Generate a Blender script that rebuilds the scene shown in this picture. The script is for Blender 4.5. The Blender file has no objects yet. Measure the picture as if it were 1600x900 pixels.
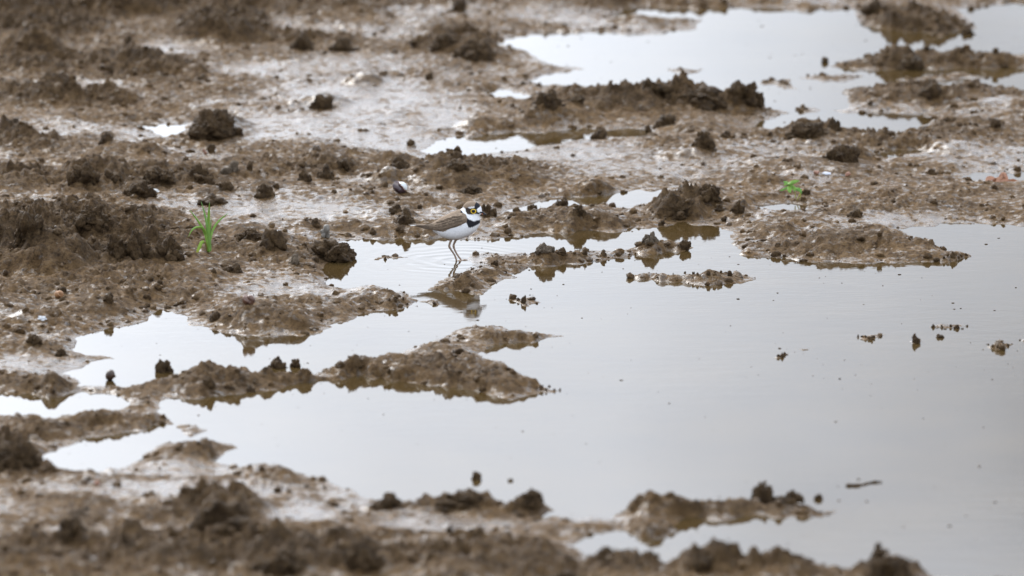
import bpy, bmesh, math, random
import numpy as np
from mathutils import Vector

rng = np.random.default_rng(7)
random.seed(7)
sc = bpy.context.scene
col = sc.collection
R = math.radians

# ------------------------------------------------------------------ camera, sky, sun, exposure
FPX = 10236.0                 # focal length in pixels of a 1600 px wide frame
H = 2.47                      # camera height over the water
PITCH = R(11.2)
CA, SA = math.cos(PITCH), math.sin(PITCH)
cam_d = bpy.data.cameras.new('camera')
cam_d.sensor_width = 36.0
cam_d.lens = 36.0 * FPX / 1600.0
cam_d.clip_start = 0.1
cam_d.clip_end = 3000
cam = bpy.data.objects.new('camera', cam_d)
col.objects.link(cam)
cam.location = (0, 0, H)
cam.rotation_euler = (R(90) - PITCH, 0, 0)
cam_d.dof.use_dof = True
cam_d.dof.focus_distance = 12.95
cam_d.dof.aperture_fstop = 4.4
sc.camera = cam

SUN_EL, SUN_AZ = R(38), R(-32)          # azimuth from +Y (view direction), negative = to the left
world = bpy.data.worlds.new('World')
sc.world = world
world.use_nodes = True
wn, wl = world.node_tree.nodes, world.node_tree.links
wn.clear()
wo = wn.new('ShaderNodeOutputWorld')
bg = wn.new('ShaderNodeBackground')
bg.inputs['Strength'].default_value = 0.12
sky = wn.new('ShaderNodeTexSky')
sky.sky_type = 'NISHITA'
sky.sun_disc = False
sky.sun_elevation = SUN_EL
sky.sun_rotation = SUN_AZ
sky.dust_density = 4.0
sky.air_density = 1.0
hs = wn.new('ShaderNodeHueSaturation')
hs.inputs['Saturation'].default_value = 0.12
wl.new(sky.outputs[0], hs.inputs['Color'])
# the cloud cover: a pale grey overcast layer mixed over the clear sky, with soft uneven thickness
tc = wn.new('ShaderNodeTexCoord')
mp = wn.new('ShaderNodeMapping')
mp.inputs['Scale'].default_value = (1.0, 1.0, 1.8)
mp.inputs['Location'].default_value = (9.196, 7.737, 17.677)
wl.new(tc.outputs['Generated'], mp.inputs[0])
cn = wn.new('ShaderNodeTexNoise')
cn.inputs['Scale'].default_value = 2.4
cn.inputs['Detail'].default_value = 5
cn.inputs['Roughness'].default_value = 0.5
wl.new(mp.outputs[0], cn.inputs['Vector'])
cr = wn.new('ShaderNodeMapRange')
cr.inputs['From Min'].default_value = 0.3
cr.inputs['From Max'].default_value = 0.7
cr.inputs['To Min'].default_value = 0.12
cr.inputs['To Max'].default_value = 1.88
wl.new(cn.outputs['Fac'], cr.inputs['Value'])
mixc = wn.new('ShaderNodeMix')
mixc.data_type = 'RGBA'
mixc.inputs['Factor'].default_value = 0.6
mixc.inputs['B'].default_value = (8.1, 9.15, 10.8, 1)
wl.new(hs.outputs[0], mixc.inputs['A'])
mulc = wn.new('ShaderNodeMix')
mulc.data_type = 'RGBA'
mulc.blend_type = 'MULTIPLY'
mulc.inputs['Factor'].default_value = 1.0
wl.new(mixc.outputs['Result'], mulc.inputs['A'])
wl.new(cr.outputs[0], mulc.inputs['B'])
# an overcast sky is dimmer towards the horizon
sepw = wn.new('ShaderNodeSeparateXYZ')
wl.new(tc.outputs['Generated'], sepw.inputs[0])
hz = wn.new('ShaderNodeMapRange')
for k_, v_ in (('From Min', 0.0), ('From Max', 0.25), ('To Min', 0.62), ('To Max', 1.08)):
    hz.inputs[k_].default_value = v_
wl.new(sepw.outputs['Z'], hz.inputs['Value'])
mulh = wn.new('ShaderNodeMix')
mulh.data_type = 'RGBA'
mulh.blend_type = 'MULTIPLY'
mulh.inputs['Factor'].default_value = 1.0
wl.new(mulc.outputs['Result'], mulh.inputs['A'])
wl.new(hz.outputs[0], mulh.inputs['B'])
wl.new(mulh.outputs['Result'], bg.inputs['Color'])
wl.new(bg.outputs[0], wo.inputs['Surface'])

sun_d = bpy.data.lights.new('sun', 'SUN')
sun_d.energy = 1.0
sun_d.angle = R(24)
sun_d.color = (1.0, 0.93, 0.83)
sun = bpy.data.objects.new('sun', sun_d)
col.objects.link(sun)
sdir = Vector((math.sin(SUN_AZ) * math.cos(SUN_EL), math.cos(SUN_AZ) * math.cos(SUN_EL), math.sin(SUN_EL)))
sun.rotation_euler = sdir.to_track_quat('Z', 'Y').to_euler()
sun.location = (-3, 20, 8)

sc.view_settings.view_transform = 'Standard'
sc.view_settings.look = 'None'
sc.view_settings.gamma = 1
sc.view_settings.exposure = 1.34
sc.view_settings.use_curve_mapping = False
sc.render.engine = 'CYCLES'
sc.cycles.use_denoising = True
sc.cycles.max_bounces = 6

# ------------------------------------------------------------------ helpers
def gp(px, py, z=0.0):
    """the place on the level z that the photograph shows at (px, py) -> world x, y"""
    u = (np.asarray(px, float) - 800) / FPX
    v = (450 - np.asarray(py, float)) / FPX
    dz = -SA + v * CA
    t = (z - H) / dz
    return u * t, (CA + v * SA) * t

def to_px(x, y, z):
    zc = y * CA - (z - H) * SA
    return 800 + FPX * x / zc, 450 - FPX * (y * SA + (z - H) * CA) / zc

def mpp(py):
    """metres per pixel at the row py of the photograph on the ground"""
    x0, y0 = gp(800, py)
    return float(y0 * CA + H * SA) / FPX

def hash3(i, j, k, seed):
    h = (i * 374761393 + j * 668265263 + k * 2147483647 + seed * 1274126177) & 0xFFFFFFFF
    h = ((h ^ (h >> 13)) * 1274126177) & 0xFFFFFFFF
    h = ((h ^ (h >> 16)) * 2246822519) & 0xFFFFFFFF
    return ((h ^ (h >> 15)) & 0xFFFFFF) / float(0xFFFFFF)

def vnoise2(x, y, seed=0):
    """gradient noise, about -1..1"""
    xi, yi = np.floor(x).astype(np.int64), np.floor(y).astype(np.int64)
    xf, yf = x - xi, y - yi
    u, v = xf * xf * xf * (xf * (xf * 6 - 15) + 10), yf * yf * yf * (yf * (yf * 6 - 15) + 10)
    def g(di, dj):
        a = hash3(xi + di, yi + dj, 0, seed) * 2 * np.pi
        return np.cos(a) * (xf - di) + np.sin(a) * (yf - dj)
    a = g(0, 0) * (1 - u) + g(1, 0) * u
    b = g(0, 1) * (1 - u) + g(1, 1) * u
    return (a * (1 - v) + b * v) * 1.5

def fbm2(x, y, octv, seed=0, gain=0.5):
    s, a = np.zeros_like(x), 1.0
    for o in range(octv):
        s += a * vnoise2(x, y, seed + o)
        x, y, a = x * 2.03 + 5.1, y * 2.03 + 3.7, a * gain
    return s

def vnoise3(p, seed=0):
    pi = np.floor(p).astype(np.int64)
    f = p - pi
    w = f * f * (3 - 2 * f)
    s = 0
    for di in (0, 1):
        for dj in (0, 1):
            for dk in (0, 1):
                h = hash3(pi[:, 0] + di, pi[:, 1] + dj, pi[:, 2] + dk, seed)
                s = s + h * (w[:, 0] if di else 1 - w[:, 0]) * (w[:, 1] if dj else 1 - w[:, 1]) * (w[:, 2] if dk else 1 - w[:, 2])
    return s * 2 - 1

def lumps2(x, y, cell, seed, keep=0.6):
    """rounded lumps of very different size, one in some of the cells of a jittered grid"""
    X, Y = x / cell, y / cell
    xi, yi = np.floor(X).astype(np.int64), np.floor(Y).astype(np.int64)
    best = np.zeros_like(x)
    for di in (-1, 0, 1):
        for dj in (-1, 0, 1):
            ci, cj = xi + di, yi + dj
            ox, oy = hash3(ci, cj, 1, seed), hash3(ci, cj, 2, seed)
            sz = hash3(ci, cj, 3, seed)
            on = hash3(ci, cj, 4, seed) < keep
            r = 0.3 + 0.6 * sz
            d2 = ((X - ci - ox) ** 2 + (Y - cj - oy) ** 2) / (r * r)
            b = np.where(on & (d2 < 1), np.sqrt(np.maximum(0, 1 - d2)) * (0.25 + 0.75 * sz), 0)
            best = np.maximum(best, b)
    return best

def sstep(a, b, x):
    t = np.clip((x - a) / (b - a), 0, 1)
    return t * t * (3 - 2 * t)

def mesh_obj(name, verts, faces, mat, parent=None, smooth=True):
    me = bpy.data.meshes.new(name)
    verts = np.asarray(verts, dtype=np.float32)
    if isinstance(faces, np.ndarray):
        n, k = faces.shape
        me.vertices.add(len(verts))
        me.vertices.foreach_set('co', verts.ravel())
        me.loops.add(n * k)
        me.loops.foreach_set('vertex_index', faces.astype(np.int32).ravel())
        me.polygons.add(n)
        me.polygons.foreach_set('loop_start', (np.arange(n) * k).astype(np.int32))
        me.update(calc_edges=True)
    else:
        me.from_pydata([tuple(map(float, v)) for v in verts], [], faces)
        me.update()
    if smooth:
        me.polygons.foreach_set('use_smooth', np.ones(len(me.polygons), dtype=bool))
    me.materials.append(mat)
    o = bpy.data.objects.new(name, me)
    col.objects.link(o)
    if parent is not None:
        o.parent = parent
    return o

def empty(name, loc, rz=0):
    o = bpy.data.objects.new(name, None)
    col.objects.link(o)
    o.location = loc
    o.rotation_euler = (0, 0, rz)
    o.empty_display_size = 0.02
    return o

def tag(o, label=None, cat=None, group=None, kind=None):
    if label: o['label'] = label
    if cat: o['category'] = cat
    if group: o['group'] = group
    if kind: o['kind'] = kind
    return o

def fattr(me, name, vals):
    a = me.attributes.new(name, 'FLOAT', 'POINT')
    a.data.foreach_set('value', np.asarray(vals, dtype=np.float32).ravel())

def cattr(me, name, cols):
    a = me.attributes.new(name, 'FLOAT_COLOR', 'POINT')
    c = np.ones((len(cols), 4), dtype=np.float32)
    c[:, :3] = cols
    a.data.foreach_set('color', c.ravel())

class NT:
    """small helper for node materials"""
    def __init__(self, name):
        self.m = bpy.data.materials.new(name)
        self.m.use_nodes = True
        self.t = self.m.node_tree
        self.p = self.t.nodes['Principled BSDF']
    def n(self, kind, **kw):
        nd = self.t.nodes.new(kind)
        for k, v in kw.items():
            if k.startswith('_'):
                setattr(nd, k[1:], v)
            else:
                nd.inputs[k.replace('__', ' ')].default_value = v
        return nd
    def l(self, a, b):
        self.t.links.new(a, b)
    def noise(self, scale, detail=4, rough=0.55, vec=None, dist=0.0):
        nd = self.n('ShaderNodeTexNoise', Scale=scale, Detail=detail, Roughness=rough, Distortion=dist)
        if vec is not None: self.l(vec, nd.inputs['Vector'])
        return nd.outputs['Fac']
    def ramp(self, fac, stops):
        nd = self.n('ShaderNodeValToRGB')
        el = nd.color_ramp.elements
        while len(el) < len(stops): el.new(0.5)
        for e, (p, c) in zip(el, stops):
            e.position = p
            e.color = c if len(c) == 4 else (*c, 1)
        self.l(fac, nd.inputs[0])
        return nd.outputs[0]
    def mix(self, fac, a, b, mode='MIX'):
        nd = self.n('ShaderNodeMix', _data_type='RGBA', _blend_type=mode)
        for s, v in (('Factor', fac), ('A', a), ('B', b)):
            if isinstance(v, (int, float)): nd.inputs[s].default_value = v
            elif isinstance(v, tuple): nd.inputs[s].default_value = (*v[:3], 1)
            else: self.l(v, nd.inputs[s])
        return nd.outputs['Result']
    def math(self, op, a, b=None, clamp=False):
        nd = self.n('ShaderNodeMath', _operation=op, _use_clamp=clamp)
        for i, v in enumerate((a, b)):
            if v is None: continue
            if isinstance(v, (int, float)): nd.inputs[i].default_value = v
            else: self.l(v, nd.inputs[i])
        return nd.outputs[0]
    def attr(self, name, out='Fac'):
        return self.n('ShaderNodeAttribute', _attribute_name=name).outputs[out]
    def bump(self, height, dist, strength=1.0, prev=None):
        nd = self.n('ShaderNodeBump', Strength=strength, Distance=dist)
        self.l(height, nd.inputs['Height'])
        if prev is not None: self.l(prev, nd.inputs['Normal'])
        return nd.outputs[0]
    def out_base(self, c): self._set('Base Color', c)
    def _set(self, name, v):
        if isinstance(v, tuple): self.p.inputs[name].default_value = (*v[:3], 1)
        elif isinstance(v, (int, float)): self.p.inputs[name].default_value = v
        else: self.l(v, self.p.inputs[name])

# ------------------------------------------------------------------ materials
def mud_material():
    N = NT('wet_mud')
    pos = N.n('ShaderNodeNewGeometry').outputs['Position']
    wet, rough, amber = N.attr('wet'), N.attr('clump'), N.attr('amber')
    n_big = N.noise(9, 5, 0.6, pos)
    n_mid = N.noise(45, 5, 0.6, pos)
    n_fine = N.noise(210, 4, 0.65, pos)
    grain = N.noise(520, 3, 0.7, pos)
    pale = N.ramp(n_mid, [(0.3, (0.056, 0.030, 0.010)), (0.55, (0.122, 0.071, 0.030)), (0.75, (0.172, 0.107, 0.051))])
    dark = N.ramp(n_mid, [(0.3, (0.024, 0.0135, 0.0055)), (0.7, (0.080, 0.050, 0.025))])
    f = N.math('ADD', N.math('MULTIPLY', rough, 0.75), N.math('MULTIPLY', N.math('SUBTRACT', n_big, 0.5), 1.2), clamp=True)
    c = N.mix(f, pale, dark)
    c = N.mix(N.math('MULTIPLY', amber, 0.75, clamp=True), c, (0.13, 0.076, 0.030))
    sp = N.ramp(grain, [(0.36, (0.55, 0.55, 0.55)), (0.56, (1.05, 1.05, 1.05))])
    c = N.mix(0.8, c, sp, 'MULTIPLY')
    sp2 = N.ramp(N.noise(120, 3, 0.6, pos), [(0.36, (0.38, 0.34, 0.30)), (0.50, (1.0, 1.0, 1.0)), (0.7, (1.2, 1.2, 1.2))])
    c = N.mix(0.75, c, sp2, 'MULTIPLY')
    # the film of water is broken: it lies in small hollows and leaves the crests dull
    brk = N.noise(58, 5, 0.68, pos)
    wv = N.math('ADD', N.math('ADD', N.math('MULTIPLY', wet, 0.80), 0.12), N.math('MULTIPLY', N.math('SUBTRACT', brk, 0.5), 3.4))
    wv = N.math('SUBTRACT', wv, N.math('MULTIPLY', rough, 0.40))
    gl = N.n('ShaderNodeMapRange', _interpolation_type='SMOOTHSTEP')
    gl.inputs['From Min'].default_value = 0.0
    gl.inputs['From Max'].default_value = 0.65
    N.l(wv, gl.inputs['Value'])
    gloss = gl.outputs[0]
    ro = N.n('ShaderNodeMapRange')
    ro.inputs['To Min'].default_value = 0.70
    ro.inputs['To Max'].default_value = 0.22
    N.l(gloss, ro.inputs['Value'])
    N._set('Roughness', ro.outputs[0])
    N._set('IOR', 1.42)
    N._set('Specular IOR Level', N.math('ADD', 0.12, N.math('MULTIPLY', gloss, 0.36)))
    dk = N.n('ShaderNodeMapRange')
    dk.inputs['To Min'].default_value = 1.0
    dk.inputs['To Max'].default_value = 0.68          # soaked mud is darker
    N.l(gloss, dk.inputs['Value'])
    N.out_base(N.mix(1.0, c, dk.outputs[0], 'MULTIPLY'))
    hh = N.math('ADD', N.math('MULTIPLY', n_fine, 0.7), N.math('MULTIPLY', grain, 0.3))
    st = N.n('ShaderNodeMapRange')
    st.inputs['To Min'].default_value = 1.0
    st.inputs['To Max'].default_value = 0.22
    N.l(gloss, st.inputs['Value'])
    b = N.n('ShaderNodeBump', Distance=0.008)
    N.l(hh, b.inputs['Height']); N.l(st.outputs[0], b.inputs['Strength'])
    N.l(b.outputs[0], N.p.inputs['Normal'])
    return N.m

def clod_material(name, lo, hi, rough=0.62):
    N = NT(name)
    pos = N.n('ShaderNodeNewGeometry').outputs['Position']
    n_mid = N.noise(60, 5, 0.62, pos)
    grain = N.noise(430, 3, 0.7, pos)
    c = N.ramp(n_mid, [(0.32, lo), (0.68, hi)])
    sp = N.ramp(grain, [(0.36, (0.5, 0.5, 0.5)), (0.58, (1.05, 1.05, 1.05))])
    N.out_base(N.mix(0.8, c, sp, 'MULTIPLY'))
    N._set('Roughness', N.math('ADD', N.math('MULTIPLY', n_mid, 0.4), rough - 0.2))
    N._set('IOR', 1.38)
    N._set('Specular IOR Level', 0.16)
    hh = N.math('ADD', N.math('MULTIPLY', N.noise(170, 4, 0.65, pos), 0.8), N.math('MULTIPLY', grain, 0.3))
    N.l(N.bump(hh, 0.006, 1.0), N.p.inputs['Normal'])
    return N.m

def plain(name, c, rough=0.5, spots=None, scale=300, bump=0.0, ior=1.45):
    N = NT(name)
    pos = N.n('ShaderNodeTexCoord').outputs['Object']
    n = N.noise(scale, 4, 0.6, pos)
    d = spots or tuple(v * 0.6 for v in c)
    N.out_base(N.ramp(n, [(0.35, d), (0.62, c)]))
    N._set('Roughness', rough)
    N._set('IOR', ior)
    if bump: N.l(N.bump(n, bump, 0.6), N.p.inputs['Normal'])
    return N.m

def vcol_mat(name, rough, scale=900, bump=0.0008, amount=0.35):
    N = NT(name)
    pos = N.n('ShaderNodeTexCoord').outputs['Object']
    mp_ = N.n('ShaderNodeMapping')
    mp_.inputs['Scale'].default_value = (0.35, 1, 1)
    N.l(pos, mp_.inputs[0])
    n = N.noise(scale, 4, 0.6, mp_.outputs[0])
    sp = N.ramp(n, [(0.3, (1 - amount,) * 3), (0.65, (1.06,) * 3)])
    N.out_base(N.mix(1.0, N.attr('plumage', 'Color'), sp, 'MULTIPLY'))
    N._set('Roughness', rough)
    N.p.inputs['Specular IOR Level'].default_value = 0.25
    N.l(N.bump(n, bump, 0.7), N.p.inputs['Normal'])
    return N.m

M_MUD = mud_material()
M_CLOD = clod_material('crumbly_mud', (0.022, 0.0120, 0.0047), (0.080, 0.049, 0.023))
M_CLODP = clod_material('pale_mud_lump', (0.065, 0.047, 0.031), (0.130, 0.098, 0.067), 0.5)
M_CRUMB = clod_material('mud_crumb', (0.020, 0.012, 0.006), (0.135, 0.092, 0.052), 0.42)

# ------------------------------------------------------------------ the shore lines, traced as places on the water level
WATER = [
 # the large pool with the bird's inlet and the channel to the left
 [(1900,352),(1600,355),(1560,352),(1509,349),(1455,352),(1411,359),(1418,366),(1440,376),(1462,386),(1495,397),(1523,404),(1470,409),(1420,411),(1344,411),(1290,410),
  (1236,406),(1187,401),(1162,396),(1143,386),(1136,372),(1141,362),(1120,354),(1085,350),(1055,345),(1035,352),(1010,356),(985,359),(940,361),(905,363),(866,366),(828,366),(786,369),(765,374),
  (740,375),(716,374),(690,372),(660,375),(640,372),(607,373),(575,372),(545,374),(536,382),(530,400),(512,412),(508,430),(511,444),(540,449),(562,450),(600,452),(628,453),(640,462),(658,471),
  (625,481),(590,487),(555,498),(525,504),(512,512),(500,519),(460,525),(406,525),(360,521),(325,515),(303,506),(292,494),(275,486),(255,482),(238,494),(224,505),(175,514),
  (135,522),(108,531),(119,547),(161,558),(192,561),(140,567),(105,584),(112,592),(133,600),(203,602),(241,596),(290,582),(353,584),(420,584),(469,584),(518,580),(560,568),(600,560),
  (640,546),(680,534),(700,522),(730,513),(786,513),(824,521),(877,524),(850,531),(828,536),(765,543),(745,551),(775,560),(796,572),(812,590),(840,604),(880,609),(845,616),(820,622),(795,625),
  (765,618),(725,609),(667,601),(604,592),(555,589),(520,593),(490,598),(440,607),(385,613),(318,619),(270,623),(252,627),(245,637),(262,652),(272,664),(252,667),(224,673),(182,676),(133,687),(94,699),
  (60,712),(50,722),(60,731),(91,735),(140,738),(168,738),(196,730),(222,712),(230,703),(245,700),(265,690),(290,694),(330,692),(371,700),(345,712),(340,722),(371,734),(388,737),(409,734),(451,740),(497,747),(518,758),(560,774),(604,786),(660,786),
  (716,786),(744,786),(793,792),(828,790),(866,792),(848,804),(838,811),(870,807),(915,810),(945,811),(965,800),(985,790),(1040,790),(1110,790),(1166,790),(1230,791),(1264,791),(1313,796),(1267,806),(1197,809),
  (1120,810),(1068,814),(1047,822),(1062,834),(1040,841),(1006,842),(968,830),(930,838),(893,846),(900,856),(915,872),(982,884),(1038,882),(1070,876),(1089,868),(1127,866),(1208,866),(1285,878),(1348,890),(1400,898),(1477,903),(1560,912),(1900,930)],
 # left middle pool
 [(-150,628),(-60,622),(0,618),(40,617),(70,623),(95,622),(125,614),(168,617),(196,626),(212,634),(175,642),(143,643),(115,650),(70,655),(21,653),(-60,656),(-150,660)],
 # far pool at the upper right with its two arms
 [(958,24),(975,16),(992,13),(1040,14),(1155,12),(1225,14),(1250,17),(1285,14),(1337,14),(1338,34),(1390,48),(1435,50),(1470,58),(1491,52),(1524,44),(1512,26),(1490,14),(1530,12),(1544,9),(1600,4),(1900,0),
  (1900,86),(1600,87),(1500,86),(1440,86),(1390,87),(1350,90),(1312,97),(1296,106),(1350,109),(1400,109),(1440,107),(1500,107),(1600,108),(1900,108),(1900,142),(1600,144),(1565,141),(1526,137),(1480,139),(1430,141),(1386,140),(1345,138),(1315,143),
  (1322,152),(1330,161),(1302,172),(1340,178),(1390,177),(1446,178),(1456,183),(1441,198),(1411,207),(1383,207),(1330,203),(1285,204),(1236,203),(1178,202),(1188,190),(1215,183),(1236,177),
  (1222,173),(1194,166),(1172,158),(1176,152),(1150,152),(1113,150),(1060,146),(992,143),(957,139),(922,136),(887,135),(842,133),(822,125),(870,115),(914,108),(873,102),(845,94),(821,84),(800,76),(783,67),
  (800,57),(835,52),(863,50),(902,53),(940,50),(985,53),(1038,53),(1080,48),(1103,31),(1080,28),(1040,29),(985,30)],
 [(660,236),(668,228),(700,216),(760,210),(830,206),(900,203),(960,201),(1000,202),(1012,210),(985,216),(950,217),(900,220),(860,225),(820,232),(800,238),(750,243),(700,246),(668,248)],
 [(754,143),(790,141),(820,146),(831,154),(815,159),(780,155)],
 [(205,196),(225,193),(290,193),(291,204),(275,212),(258,215),(235,204)],
 [(783,331),(808,324),(838,319),(856,313),(884,308),(950,307),(985,300),(1010,295),(1049,297),(1047,307),(1020,317),(990,325),(960,323),(945,318),(915,320),(880,328),(850,327),(820,331),(800,334)],
 [(1355,244),(1380,237),(1435,234),(1440,238),(1400,245),(1370,247)],
 [(1495,275),(1530,268),(1600,268),(1900,266),(1900,286),(1600,284),(1555,284),(1520,283)],
 [(1165,326),(1195,318),(1240,317),(1268,322),(1250,331),(1200,332)],
]
ISLANDS = [
 [(728,403),(735,398),(765,396),(807,397),(835,396),(884,397),(915,397),(940,393),(975,391),(1003,386),(1045,380),(1070,381),(1084,388),(1070,394),(1038,396),(992,397),(954,404),(905,411),
  (862,417),(828,417),(806,422),(794,428),(811,433),(772,450),(751,457),(710,457),(665,453),(690,438),(720,426),(744,415)],
 [(783,470),(800,466),(825,467),(845,473),(830,477),(810,474)],
 [(975,434),(1010,432),(1060,431),(1090,429),(1120,426),(1155,427),(1183,433),(1155,442),(1110,445),(1050,442),(1000,438)],
 [(590,405),(612,402),(634,402),(618,407),(600,408)],
 [(276,666),(290,662),(315,666),(330,671),(310,678),(295,683),(282,676)],
 [(1250,121),(1280,116),(1320,115),(1348,118),(1315,127),(1290,129)],
 [(1185,129),(1235,126),(1242,141),(1222,136)],
 [(1037,112),(1065,106),(1097,110),(1070,117)],
 [(1400,126),(1450,119),(1490,115),(1550,122),(1500,127),(1440,128)],
 [(1243,173),(1258,166),(1278,168),(1284,173),(1262,178)],
 [(1338,526),(1360,524),(1380,527),(1360,533),(1345,532)],
 [(1455,512),(1480,508),(1514,508),(1495,514),(1470,516)],
 [(1530,543),(1560,537),(1585,538),(1572,548),(1545,546)],
 [(1594,532),(1640,530),(1640,540),(1600,540)],
 [(1212,557),(1228,553),(1238,554),(1222,560)],
 [(1242,545),(1264,543),(1260,547)],
 [(1415,531),(1432,527),(1440,533),(1428,537)],
 [(655,472),(680,470),(698,473),(680,476)],
 [(978,835),(1005,829),(1045,828),(1060,831),(1042,840),(1008,841)],
]

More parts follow.
